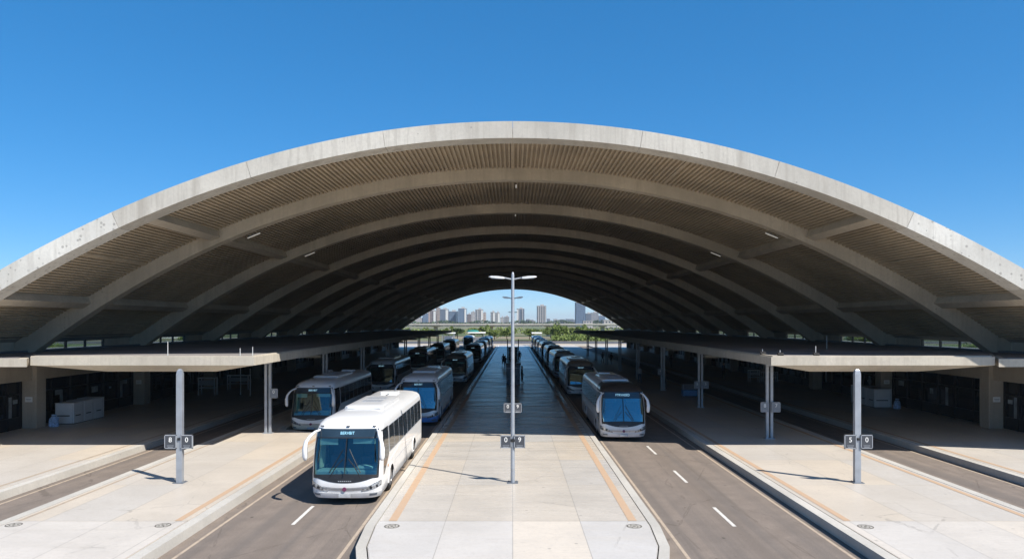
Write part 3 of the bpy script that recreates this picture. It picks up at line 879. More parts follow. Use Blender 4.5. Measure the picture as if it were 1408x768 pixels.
def rack(x, y, w, lab, h=1.45):
    root = empty('metal_rack', (x, y, 0.3), 0, lab, 'rack', 'white metal racks by the facades')
    for i in (-1, 1):
        for j in (-1, 1):
            b = MB(); b.box((i*w/2, j*0.3, h/2), (0.07, 0.07, h)); b.build('leg', M['cabinet'], root)
    b = MB(); b.box((0, 0, h), (w+0.1, 0.7, 0.09), 0.01); b.build('top_shelf', M['cabinet'], root)
    b = MB(); b.box((0, 0, h*0.42), (w, 0.66, 0.06)); b.build('lower_shelf', M['cabinet'], root)
    b = MB(); b.box((0, -0.3, h*0.72), (w*0.9, 0.03, h*0.3)); b.build('panel', M['sign_grey'], root)
rack(-26.2, 62.5, 1.35, 'white metal rack by the left facade, nearest of the pair')
rack(-25.4, 67.5, 1.9, 'wide white metal rack by the left facade, farther of the pair', 1.3)
rack(25.2, 76.0, 1.0, 'white metal rack by the right facade, narrow one', 1.2)
rack(27.0, 76.5, 1.5, 'white metal rack by the right facade, wide one', 1.0)
for x, y, lab in ((-23.2, 62.0, 'left of two thin white poles on the left side platform'), (-22.2, 61.5, 'right of two thin white poles on the left side platform')):
    root = empty('thin_pole', (x, y, 0.3), 0, lab, 'pole', 'thin white poles')
    b = MB(); b.tube([(0, 0, 0), (0, 0, 2.3)], 0.035, 8); b.build('pole', M['cabinet'], root)
    b = MB(); b.cyl((0, 0, 0), 0.16, 0.04, 12); b.build('foot', M['black'], root)

# dark kiosks on the central platform
def kiosk(y, w, h, lab, fins=False):
    root = empty('information_kiosk', (0.04, y, 0.3), 0, lab, 'kiosk')
    b = MB(); b.box((0, 0, h/2), (w, 0.7, h), 0.03); b.build('body', M['navy'], root)
    b = MB(); b.box((0, 0, h+0.05), (w+0.16, 0.9, 0.10), 0.02); b.build('roof', M['black'], root)
    for i in (-1, 1):
        b = MB(); b.box((i*w*0.24, -0.36, h*0.55), (w*0.42, 0.03, h*0.36)); b.build('display_panel', M['header_glass'], root)
    b = MB(); b.box((0, -0.365, h*0.83), (w*0.92, 0.03, 0.12)); b.build('band', M['sign_grey'], root)
    b = MB(); b.box((0, -0.365, h*0.3), (w*0.92, 0.03, 0.06)); b.build('shelf', M['steel_dark'], root)
    if fins:
        for i in (-1, 1):
            b = MB(); b.box((i*(w/2+0.12), 0, 1.7), (0.16, 0.5, 3.4), 0.02); b.build('pylon', M['black'], root)
kiosk(72.7, 1.35, 2.0, 'dark blue kiosk in the middle of the central platform, nearer one')
kiosk(122, 1.6, 2.0, 'dark kiosk with two tall pylons, farther one on the central platform', True)

root = empty('service_counter', (14.75, 60.5, 0.3), 0, 'low counter with blue front on the right island', 'counter')
b = MB(); b.box((0, 0, 0.36), (1.3, 0.6, 0.5), 0.02); b.build('front_panel', M['blue_panel'], root)
b = MB(); b.box((0, 0, 1.12), (1.5, 0.8, 0.09), 0.02); b.build('hood', M['black'], root)
b = MB(); b.box((0, 0.25, 0.85), (1.2, 0.06, 0.5)); b.build('back_panel', M['navy'], root)
for i in (-1, 1):
    for j in (-1, 1):
        b = MB(); b.box((i*0.6, j*0.26, 0.54), (0.05, 0.05, 1.08)); b.build('leg', M['steel_dark'], root)
# ================================================================== COACHES
BL = 12.0
ROWS = [  # z, half width, front offset, rear, corner radius
 (.26, 1.18, .10, 11.95, .42), (.42, 1.235, .03, 11.98, .42), (.62, 1.25, .0, 12, .40), (.86, 1.25, .02, 12, .38), (1.06, 1.25, .06, 12, .36),
 (1.35, 1.25, .13, 12, .33), (1.65, 1.247, .215, 12, .32), (2.0, 1.235, .32, 12, .32), (2.34, 1.215, .43, 11.98, .32), (2.64, 1.19, .56, 11.94, .34),
 (2.80, 1.15, .72, 11.87, .40), (2.92, 1.05, 1.0, 11.74, .45), (2.995, .86, 1.5, 11.55, .5), (3.04, .6, 2.2, 11.35, .45), (3.06, .3, 3.0, 11.2, .25), (3.065, .03, 3.6, 11.1, .02)]
BOW = 0.10
def row_at(z):
    z = max(ROWS[0][0], min(ROWS[-1][0], z))
    for a, b in zip(ROWS[:-1], ROWS[1:]):
        if z <= b[0]:
            f = (z-a[0])/(b[0]-a[0])
            return tuple(p + (q-p)*f for p, q in zip(a, b))
    return ROWS[-1]
NCF, NCC = 6, 6
YL = [1.25, 1.5, 1.75] + [1.9 + 0.1*i for i in range(13)] + [3.5, 4.4, 5.2, 6.0, 6.8, 7.6, 8.2] + [8.4 + 0.1*i for i in range(13)] + [10.0, 10.6, 11.2, 11.55]
AX = (2.5, 9.0)
def zlow(y):
    for a in AX:
        d = abs(y-a)
        if d < 0.6: return max(0.26, 0.46 + math.sqrt(0.36 - d*d)*0.98)
    return 0.26
def outline(z, q, y=None):
    """q 0..1 front, 1..2 corner, 'y' side, 3..4 rear corner, 4..5 rear. positive x half"""
    zz, w, yf, yr, r = row_at(z)
    bow = lambda x: BOW*(x/w)**2 if w > 0.05 else 0.0
    if y is not None:
        ye = yf + r + BOW
        if y >= ye: return (w, y, z)
        lo, hi = 0.0, math.pi/2
        for _ in range(30):
            m = (lo+hi)/2
            x = (w-r) + r*math.sin(m); yy = yf + r - r*math.cos(m) + bow(x)
            if yy < y: lo = m
            else: hi = m
        return ((w-r) + r*math.sin(lo), y, z)
    if q <= 1:
        x = (w-r)*q; return (x, yf + bow(x), z)
    if q <= 2:
        a = (q-1)*math.pi/2
        x = (w-r) + r*math.sin(a); return (x, yf + r - r*math.cos(a) + bow(x), z)
    r2 = min(0.2, w*0.6)
    if q <= 4:
        a = (q-3)*math.pi/2
        return (w - r2 + r2*math.cos(a), yr - r2 + r2*math.sin(a), z)
    return ((w-r2)*(5-q), yr, z)
def half_row(i):
    z, w, yf, yr, r = ROWS[i]
    pts = [outline(z, k/NCF) for k in range(NCF)] + [outline(z, 1 + k/NCC) for k in range(NCC+1)]
    ys, ye = yf + r + BOW, yr - 0.2
    for y in YL:
        if i <= 4:
            zl = zlow(y); zz = zl + (z-.26)/(1.06-.26)*(1.06-zl)
            pts.append(outline(zz, 0, y))
        elif i <= 9: pts.append((w, y, z))
        else:
            f = (y-1.0)/(11.8-1.0); pts.append((w, ys + (ye-ys)*f, z))
    pts += [outline(z, 3 + k/3) for k in range(4)] + [outline(z, 4 + k/3) for k in (1, 2)]
    return pts
def nrm(p, q): pass
def surf(z, q=None, y=None, s=1, off=0.0):
    p = Vector(outline(z, q, y))
    e = 0.01
    if y is not None:
        a = Vector(outline(z, q, y+e)) - Vector(outline(z, q, y-e))
    else:
        a = Vector(outline(z, min(q+e, 5), None)) - Vector(outline(z, max(q-e, 0), None))
    c = Vector(outline(z+e, q, y)) - Vector(outline(z-e, q, y))
    n = a.cross(c)
    if n.length < 1e-9: n = Vector((0, -1, 0))
    n.normalize()
    ctr = Vector((0, 6, 1.6))
    if y is not None:
        if n.x < 0: n = -n
    elif q <= 2.0:
        if n.y > 0.02 or (abs(n.y) <= 0.02 and n.x < 0): n = -n
    elif n.dot(p-ctr) < 0: n = -n
    p = p + n*off
    return (p.x*s, p.y, p.z)
def panel(b, rows, mi=0, off=0.006, skirt=0.02):
    """rows: list of lists of dict(z,q/y,s) -> offset surface patch with a skirt"""
    g = [[surf(off=off, **p) for p in r] for r in rows]
    k = [[surf(off=off-skirt, **p) for p in r] for r in rows]
    b.mi = mi
    b.grid(g)
    top, kt = g[0], k[0]
    b.grid([kt, top]); b.grid([g[-1], k[-1]])
    b.grid([[r[0] for r in k], [r[0] for r in g]]); b.grid([[r[-1] for r in g], [r[-1] for r in k]])
def front_rows(zlo, zhi, q1, n=10, m=6):
    """symmetric front panel; zlo/zhi functions of |q| """
    rows = []
    for j in range(m+1):
        r = []
        for i in range(-n, n+1):
            q = abs(i)/n*q1
            z = zlo(q) + (zhi(q)-zlo(q))*j/m
            r.append(dict(z=z, q=q, s=1 if i >= 0 else -1))
        rows.append(r)
    return rows
def half_front(zlo, zhi, q0, q1, s, n=8, m=3):
    return [[dict(z=zlo(q0+(q1-q0)*i/n) + (zhi(q0+(q1-q0)*i/n)-zlo(q0+(q1-q0)*i/n))*j/m, q=q0+(q1-q0)*i/n, s=s) for i in range(n+1)] for j in range(m+1)]
def side_rows(zlo, zhi, y0, y1, s, n=10, m=3):
    return [[dict(z=zlo(y0+(y1-y0)*i/n) + (zhi(y0+(y1-y0)*i/n)-zlo(y0+(y1-y0)*i/n))*j/m, q=None, y=y0+(y1-y0)*i/n, s=s) for i in range(n+1)] for j in range(m+1)]
K = lambda v: (lambda q: v)

def make_bus():
    root = empty('coach', (0, 0, 0), 0, 'x', 'bus', 'coaches parked in the station')
    # --- body shell with the windscreen opening left out
    b = MB()
    for s in (1, -1):
        rows = [[(x*s, y, z) for x, y, z in half_row(i)] for i in range(len(ROWS))]
        vr = [[b.bm.verts.new(p) for p in r] for r in rows]
        for i in range(len(vr)-1):
            for j in range(len(vr[0])-1):
                if 4 <= i <= 7 and j < NCF + 3: continue
                f = b.bm.faces.new((vr[i][j], vr[i][j+1], vr[i+1][j+1], vr[i+1][j]))
                yy = YL[min(max(j-NCF-NCC-1, 0), len(YL)-1)]
                f.material_index = 1 if (i >= 9 and yy < 3.4 and j < NCF+NCC+10) else (2 if i < 2 else 0)
    bmesh.ops.remove_doubles(b.bm, verts=b.bm.verts[:], dist=0.0015)
    body = b.build('body', [M['bus_white'], M['bus_white'], M['bus_white']], root, 38)
    # --- glass and black surround
    b = MB(); panel(b, front_rows(lambda q: 1.05 + 0.03*(1-q) , K(2.35), 1.5, 12, 8), 0, 0.003, 0.0)
    ws = b.build('windscreen', M['windscreen'], root, 40)
    b = MB()
    zs = lambda q: 0.80 + 0.16*min(1, q/1.1)**2.2
    panel(b, front_rows(zs, lambda q: 1.12 - 0.03*q, 1.55, 12, 3), 0, 0.010)
    for s in (1, -1):
        panel(b, half_front(K(1.0), K(2.36), 1.42, 1.56, s, 2, 6), 0, 0.009)
    panel(b, front_rows(K(2.325), K(2.365), 1.52, 12, 1), 0, 0.010)
    b.build('windscreen_surround', M['black'], root, 40)
    b = MB(); b.box((0, 0.155, 1.72), (0.025, 0.02, 1.3), rx=-0.305)
    b.build('windscreen_divider', M['black'], root)
    b = MB(); panel(b, front_rows(K(2.36), K(2.645), 1.5, 12, 3), 0, 0.012)
    hd = b.build('destination_header', M['header_glass'], root, 40)
    # --- lower front
    b = MB(); panel(b, front_rows(lambda q: 0.265, lambda q: 0.47 - 0.03*(1-min(1, q)), 1.95, 14, 3), 0, 0.014)
    bp = b.build('bumper', M['bus_white'], root, 40)
    b = MB(); panel(b, front_rows(lambda q: 0.535 + 0.05*q*q, lambda q: 0.635 + 0.06*q*q, 0.92, 10, 2), 0, 0.010)
    gr = b.build('grille', M['silver'], root, 40)
    b = MB(); panel(b, front_rows(lambda q: 0.58 + 0.055*q*q, lambda q: 0.592 + 0.055*q*q, 0.92, 10, 1), 0, 0.016)
    b.build('grille_bar', M['steel_dark'], gr)
    for s in (1, -1):
        b = MB(); panel(b, half_front(lambda q: 0.50 + 0.16*(q-.72), lambda q: 0.585 + 0.27*math.sin(min(1, max(0, (q-.72)/1.05))*math.pi/2), 0.72, 1.86, s), 0, 0.012)
        hl = b.build('headlight', M['lens'], root, 40)
        b = MB()
        for q in (1.12, 1.45):
            p = surf(0.64 + 0.1*(q-1), q, None, s, 0.012)
            b.ball(p, (0.06, 0.03, 0.055), 10)
        b.build('lamp_bulb', M['black'], hl, 40)
        b = MB(); panel(b, half_front(K(0.36), K(0.43), 1.1, 1.5, s, 4, 1), 0, 0.020)
        b.build('fog_lamp', M['steel_dark'], root)
    b = MB(); b.cyl((0, -0.035, 0.59), 0.075, 0.03, 12, 'Y'); b.build('emblem', M['emblem'], root)
    b = MB(); b.box((0, -0.012, 0.36), (0.42, 0.03, 0.13), 0.005); b.build('number_plate', M['plate'], root)
    b = MB()
    for i in range(7): b.box((-0.21 + 0.07*i, 0.008, 0.87), (0.045, 0.012, 0.03))
    b.build('maker_letters', M['sign_grey'], root)
    # --- destination words
    text_mesh('destination_text', 'BERVBIT', 0.155, M['led'], hd, (0, 0.474, 2.505), 0.003, (66.5, 0, 0), 0.9)
    # --- wipers
    for s in (1, -1):
        b = MB()
        P0 = Vector(surf(1.06, 0.30, None, s, 0.03)); P1 = Vector(surf(1.62, 0.10, None, s, 0.03)); P2 = Vector(surf(1.10, 0.62, None, s, 0.035)); P3 = Vector(surf(1.95, 0.12, None, s, 0.035))
        b.tube([P2 - Vector((0, 0, .12)), (P2+P1)/2, P1], 0.016, 5)
        b.tube([P2 + Vector((0, -.01, .05)), P3], 0.013, 5)
        b.build('wiper', M['black'], root)
    # --- side windows
    for s in (1, -1):
        b = MB()
        panel(b, side_rows(lambda y: 0.95 + max(0, (y-0.95))*0.55, K(2.58), 0.80, 1.95, s, 8, 4), 0, 0.008)
        b.build('driver_window', M['bus_glass'], root, 40)
        b = MB()
        panel(b, side_rows(lambda y: 1.56 + 0.0*y, K(2.56), 2.06, 11.55, s, 20, 2), 0, 0.006)
        bd = b.build('window_band', M['black'], root, 40)
        n = 8; y = 2.1; w = (11.5-2.1)/n
        for i in range(n):
            b = MB(); panel(b, side_rows(K(1.60), K(2.53), y + i*w + 0.035, y + (i+1)*w - 0.035, s, 3, 2), 0, 0.012)
            b.build('side_window', M['bus_glass'], root)
        b = MB()
        for i in range(n+1): panel(b, side_rows(K(1.58), K(2.55), y + i*w - 0.022, y + i*w + 0.022, s, 1, 1), 0, 0.016)
        for zz in (1.575, 2.55): panel(b, side_rows(K(zz-.012), K(zz+.012), 2.06, 11.54, s, 12, 1), 0, 0.016)
        b.build('window_frame', M['sign_grey'], bd)
        # luggage doors and trims
        b = MB()
        for yv in (3.35, 4.6, 5.85, 7.1, 8.2): panel(b, side_rows(K(0.42), K(1.02), yv-0.008, yv+0.008, s, 1, 1), 0, 0.004)
        panel(b, side_rows(K(1.02), K(1.035), 3.35, 8.2, s, 4, 1), 0, 0.004)
        panel(b, side_rows(K(0.5), K(1.3), 10.4, 10.415, s, 1, 1), 0, 0.004)
        panel(b, side_rows(K(0.40), K(0.415), 3.3, 8.25, s, 4, 1), 0, 0.004)
        b.build('hatch_seam', M['sign_grey'], root)
        b = MB()
        for a in AX:
            rr = []
            for r0, o in ((0.60, 0.0), (0.60, 0.025), (0.67, 0.022), (0.69, 0.0)):
                rr.append([(s*(1.247+o), a - r0*math.cos(math.pi*i/16), 0.42 + r0*0.98*math.sin(math.pi*i/16)) for i in range(17)])
            b.grid(rr)
        b.build('wheel_arch', M['bus_white'], root, 40)
        b = MB()
        panel(b, side_rows(lambda y: 1.15 - 0.012*(y-3.0), lambda y: 1.17 + 0.30*max(0, 1-abs(y-4.6)/3.6)**1.3, 2.0, 8.2, s, 16, 3), 0, 0.012)
        b.build('side_moulding', M['bus_white'], root, 50)
        b = MB(); b.cyl((s*1.246, 1.75, 1.10) if s > 0 else (-1.262, 1.75, 1.10), 0.05, 0.016, 10, 'X')
        b.build('side_lamp', M['amber'], root)
    # door on the kerb side (the coach's own right side)
    b = MB()
    for yv in (0.95, 1.92): panel(b, side_rows(K(0.36), K(2.5), yv-0.012, yv+0.012, -1, 1, 4), 0, 0.014)
    b.build('door_seam', M['steel_dark'], root)
    # --- wheels
    for a in AX:
        for s in (1, -1):
            w = MB()
            pr = [(.30, .90), (.44, .91), (.49, .95), (.50, 1.0), (.50, 1.13), (.485, 1.19), (.44, 1.215), (.31, 1.21)]
            w.rings([[(s*x, a + r*math.cos(2*math.pi*i/24), 0.5 + r*math.sin(2*math.pi*i/24)) for i in range(24)] for r, x in pr], True, False)
            tyre = w.build('wheel', M['rubber'], root, 35)
            w = MB()
            pr = [(.31, 1.205), (.29, 1.21), (.27, 1.14), (.15, 1.13), (.13, 1.19), (.02, 1.2)]
            w.rings([[(s*x, a + r*math.cos(2*math.pi*i/20), 0.5 + r*math.sin(2*math.pi*i/20)) for i in range(20)] for r, x in pr], True, True)
            for i in range(8):
                w.cyl((s*1.13, a + .21*math.cos(i*math.pi/4), .5 + .21*math.sin(i*math.pi/4)), 0.03, s*0.03, 6, 'X')
            w.build('rim', M['silver'], tyre, 35)
    # --- underfloor
    b = MB(); b.bx(-.84, .84, 0.5, 11.6, 0.32, 1.0); b.bx(-1.2, 1.2, 3.3, 8.2, 0.30, 0.9); b.bx(-1.2, 1.2, 9.75, 11.7, 0.3, 0.9); b.bx(-1.15, 1.15, 0.55, 1.8, 0.3, 0.9)
    b.build('chassis', M['black'], root)
    # --- cabin seen through the windscreen
    b = MB(); b.bx(-1.12, 1.12, 0.42, 0.95, 1.0, 1.17, 0.03); b.bx(0.3, 0.95, 0.5, 0.9, 1.17, 1.3, 0.05); b.build('dashboard', M['dash'], root)
    b = MB(); b.bx(-1.14, 1.14, 2.25, 2.32, 1.0, 2.5); b.bx(-1.14, 1.14, 0.95, 2.3, 1.0, 1.03); b.build('bulkhead', M['inside'], root)
    for x in (0.55, -0.6):
        b = MB(); b.box((x, 1.55, 1.3), (0.5, 0.5, 0.5), 0.06); b.box((x, 1.82, 1.75), (0.5, 0.14, 0.75), 0.05); b.box((x, 1.84, 2.2), (0.28, 0.12, 0.2), 0.04)
        b.build('cab_seat', M['seat'], root)
    b = MB(); b.tube([(0.55 + .22*math.cos(a), 1.02 + .1*math.sin(a), 1.42 + .2*math.sin(a)) for a in [2*math.pi*i/16 for i in range(17)]], 0.018, 6); b.build('steering_wheel', M['black'], root, 40)
    b = MB()
    for i in range(5): b.tube([(-1.06 + 0.03*(i % 2), 0.85 + .1*i, 1.2), (-1.04, 0.9 + .1*i, 2.3)], 0.06, 6)
    b.build('curtain', M['curtain'], root, 50)
    b = MB(); b.bx(-1.0, -0.35, 0.52, 0.56, 2.08, 2.3); b.bx(0.2, 1.0, 0.52, 0.56, 2.12, 2.3); b.build('sun_visor', M['dash'], root)
    # --- roof kit
    b = MB()
    rr = []
    for z, i in ((3.02, 0), (3.13, 0.02), (3.165, 0.10), (3.17, 0.3)):
        x0, y0, y1 = 0.78-i, 3.3+i*2.0, 7.6-i*1.5
        rr.append([(-x0, y0+.12, z), (-x0+.12, y0, z), (x0-.12, y0, z), (x0, y0+.12, z), (x0, y1-.12, z), (x0-.12, y1, z), (-x0+.12, y1, z), (-x0, y1-.12, z)])
    b.rings(rr); ac = b.build('roof_unit', M['bus_white'], root, 30)
    b = MB()
    for (xc, yc) in ((0.0, 5.2), (0.0, 6.25)):
        for i in range(6): b.box((xc-.32 + .128*i, yc, 3.176), (0.07, 0.6, 0.02))
        b.box((xc, yc, 3.172), (0.85, 0.75, 0.006))
    b.build('roof_vent', M['sign_grey'], ac)
    b = MB(); b.box((0.0, 9.6, 3.10), (0.8, 0.8, 0.09), 0.02); b.build('roof_hatch', M['bus_grey'], root)
    b = MB(); b.box((0, 3.24, 3.06), (1.5, 0.05, 0.03)); b.build('roof_rib', M['sign_grey'], root)
    b = MB()
    for x, z, yy in ((-.95, 2.74, .66), (0, 2.735, .585), (.95, 2.74, .66)): b.box((x, yy, z), (0.13, 0.05, 0.04), 0.01)
    b.build('marker_lamp', M['black'], root)
    # --- mirrors
    for s in (1, -1):
        b = MB()
        e = -0.12 if s < 0 else -0.20
        b.tube([(s*1.02, .70, 2.60), (s*(1.22+e*.5), .45, 2.56), (s*(1.40+e), .20, 2.44), (s*(1.50+e), .06, 2.26), (s*(1.535+e), .0, 2.02), (s*(1.53+e), .0, 1.74), (s*(1.52+e), .01, 1.63), (s*(1.52+e), .01, 1.60)],
               [.04, .045, .055, (.07, .065), (.095, .08), (.10, .08), (.075, .055), .02], 10)
        mr = b.build('mirror', M['bus_white'], root, 60)
        b = MB(); b.box((s*(1.535+e), 0.088, 1.88), (0.16, 0.012, 0.40), 0.004); b.build('mirror_glass', M['silver'], mr)
    # --- rear
    b = MB(); b.box((0, 12.005, 2.2), (1.9, 0.03, 0.7), 0.01); b.build('rear_window', M['bus_glass'], root)
    for s in (1, -1):
        b = MB(); b.box((s*1.02, 12.01, 0.95), (0.16, 0.04, 0.5), 0.01); b.build('tail_light', M['red_lens'], root)
    b = MB(); b.box((0, 12.0, 0.9), (1.5, 0.03, 0.6), 0.01)
    for i in range(6): b.box((0, 12.02, 0.68 + .09*i), (1.4, 0.02, 0.03))
    b.build('engine_grille', M['steel_dark'], root)
    return root

def recolour(root, paint=None, cap=None, skirt=None, bumper=None, glass=None, head=None, extra=None):
    for c in root.children:
        nm = c.name.split('.')[0]
        def setm(i, m):
            c.material_slots[i].link = 'OBJECT'; c.material_slots[i].material = M[m]
        if nm == 'body':
            for i, m in ((0, paint), (1, cap), (2, skirt)):
                if m: setm(i, m)
        elif nm in ('wheel_arch', 'side_moulding', 'roof_unit') and paint: setm(0, paint)
        elif nm == 'bumper' and bumper: setm(0, bumper)
        elif nm == 'windscreen' and glass: setm(0, glass)

bus0 = make_bus()
fleet = [
 # x, y, paint, cap, skirt, bumper, glass, label
 (-5.97, 25.8, None, None, None, None, None, 'sunlit white coach with lit destination board, nearest of all the coaches'),
 (-5.95, 45.4, 'bus_silver', None, 'bus_blue', 'bus_blue', 'windscreen_blue', 'silver coach with blue front bumper parked right behind the sunlit white coach'),
 (-6.1, 76.5, 'bus_white', 'bus_brown', 'bus_lightblue', 'bus_white', None, 'third coach of the line along the left edge of the central platform, dusty roof front'),
 (-6.2, 113, 'bus_grey', 'bus_black', None, None, None, 'fourth coach of the line along the left edge of the central platform, black roof front'),
 (-6.2, 135, 'bus_white', 'bus_silver', None, None, None, 'fifth coach of the line along the left edge of the central platform'),
 (-6.2, 156, 'bus_white', None, None, None, None, 'sixth coach of the line along the left edge of the central platform'),
 (-6.2, 177, 'bus_grey', None, None, None, None, 'coach at the far end of the line along the left edge of the central platform'),
 (-11.75, 42.3, 'bus_white', 'bus_white', 'bus_cream', 'bus_cream', None, 'white coach with cream bumper, first of the left row by the canopy'),
 (-12.0, 66.0, 'bus_white', 'bus_grey', None, None, 'windscreen_blue', 'second coach of the left row beside the canopy posts'),
 (-12.0, 91, 'bus_white', 'bus_brown', None, None, None, 'third coach of the left row beside the canopy posts, dusty roof front'),
 (-12.0, 114, 'bus_silver', 'bus_black', None, None, None, 'fourth coach of the left row beside the canopy posts, black roof front'),
 (-12.0, 136, 'bus_grey', 'bus_black', None, None, None, 'fifth coach of the left row beside the canopy posts'),
 (-11.2, 182, 'bus_white', None, None, None, None, 'white coach standing in the sun beyond the far end of the left row'),
 (6.05, 39.6, 'bus_white', 'bus_black', 'bus_white', 'bus_white', 'windscreen_blue', 'white coach with black roof front and blue windscreen, nearest on the right lanes'),
 (6.0, 63.6, 'bus_white', 'bus_brown', None, None, 'windscreen_blue', 'second coach of the right line, dusty tan roof front'),
 (6.0, 82.5, 'bus_lightblue', 'bus_silver', None, None, None, 'third coach of the right line, pale blue sides'),
 (6.0, 101, 'bus_grey', 'bus_black', None, None, None, 'fourth coach of the right line, black roof front'),
 (6.0, 119.5, 'bus_silver', 'bus_lightblue', None, None, None, 'fifth coach of the right line, pale blue roof front'),
 (6.0, 138, 'bus_white', None, None, None, None, 'sixth coach of the right line'),
 (6.0, 157, 'bus_grey', 'bus_blue', None, None, None, 'seventh coach of the right line, blue roof front'),
 (6.0, 177, 'bus_white', None, None, None, None, 'coach at the far end of the right line, half in the sun'),
]
for i, (x, y, p, c, s, bm_, g, lab) in enumerate(fleet):
    o = bus0 if i == len(fleet)-1 else copy_tree(bus0)
    o.location = (x, y, 0.0)
    if 0 < i: o.rotation_euler = (0, 0, R(random.Random(i*7).uniform(-.5, .5)))
    o['label'] = lab
    if i not in (0, 13): o.scale = (1, random.Random(i).uniform(.97, 1.0), random.Random(i*5+1).uniform(.98, 1.05))
    recolour(o, p, c or p, s or p, bm_ or p, g)
    for ch in o.children:
        if ch.name.split('.')[0] == 'destination_header' and i == 13:
            for d in ch.children:
                bpy.data.objects.remove(d)
            text_mesh('destination_text', 'FTRVAISED', 0.19, M['led'], ch, (0, 0.474, 2.505), 0.003, (66.5, 0, 0), 0.85)
# ================================================================== PEOPLE
M['skin'] = m_simple('skin', (0.30, 0.17, 0.11), 0.6)
M['hair'] = m_simple('hair_dark', (0.015, 0.012, 0.01), 0.6)
CL = {k: m_simple('cloth_' + k, c, 0.85) for k, c in (('black', (.015, .016, .02)), ('navy', (.03, .045, .09)), ('grey', (.10, .10, .11)), ('white', (.5, .5, .5)), ('denim', (.05, .08, .14)), ('brown', (.10, .06, .04)))}

def skin_mesh(name, joints, links, mats, levels=1):
    me = bpy.data.meshes.new(name)
    keys = list(joints)
    me.from_pydata([joints[k][0] for k in keys], [(keys.index(a), keys.index(b)) for a, b in links], [])
    o = bpy.data.objects.new(name, me); COL.objects.link(o)
    md = o.modifiers.new('skin', 'SKIN')
    for k, v in zip(keys, me.skin_vertices[0].data):
        r = joints[k][1]; v.radius = r if isinstance(r, tuple) else (r, r)
    me.skin_vertices[0].data[0].use_root = True
    sd = o.modifiers.new('sub', 'SUBSURF'); sd.levels = levels; sd.render_levels = levels
    dg = bpy.context.evaluated_depsgraph_get(); dg.update()
    res = bpy.data.meshes.new_from_object(o.evaluated_get(dg))
    bpy.data.objects.remove(o)
    res.materials.clear()
    for m in mats: res.materials.append(m)
    for p in res.polygons: p.use_smooth = True
    return res

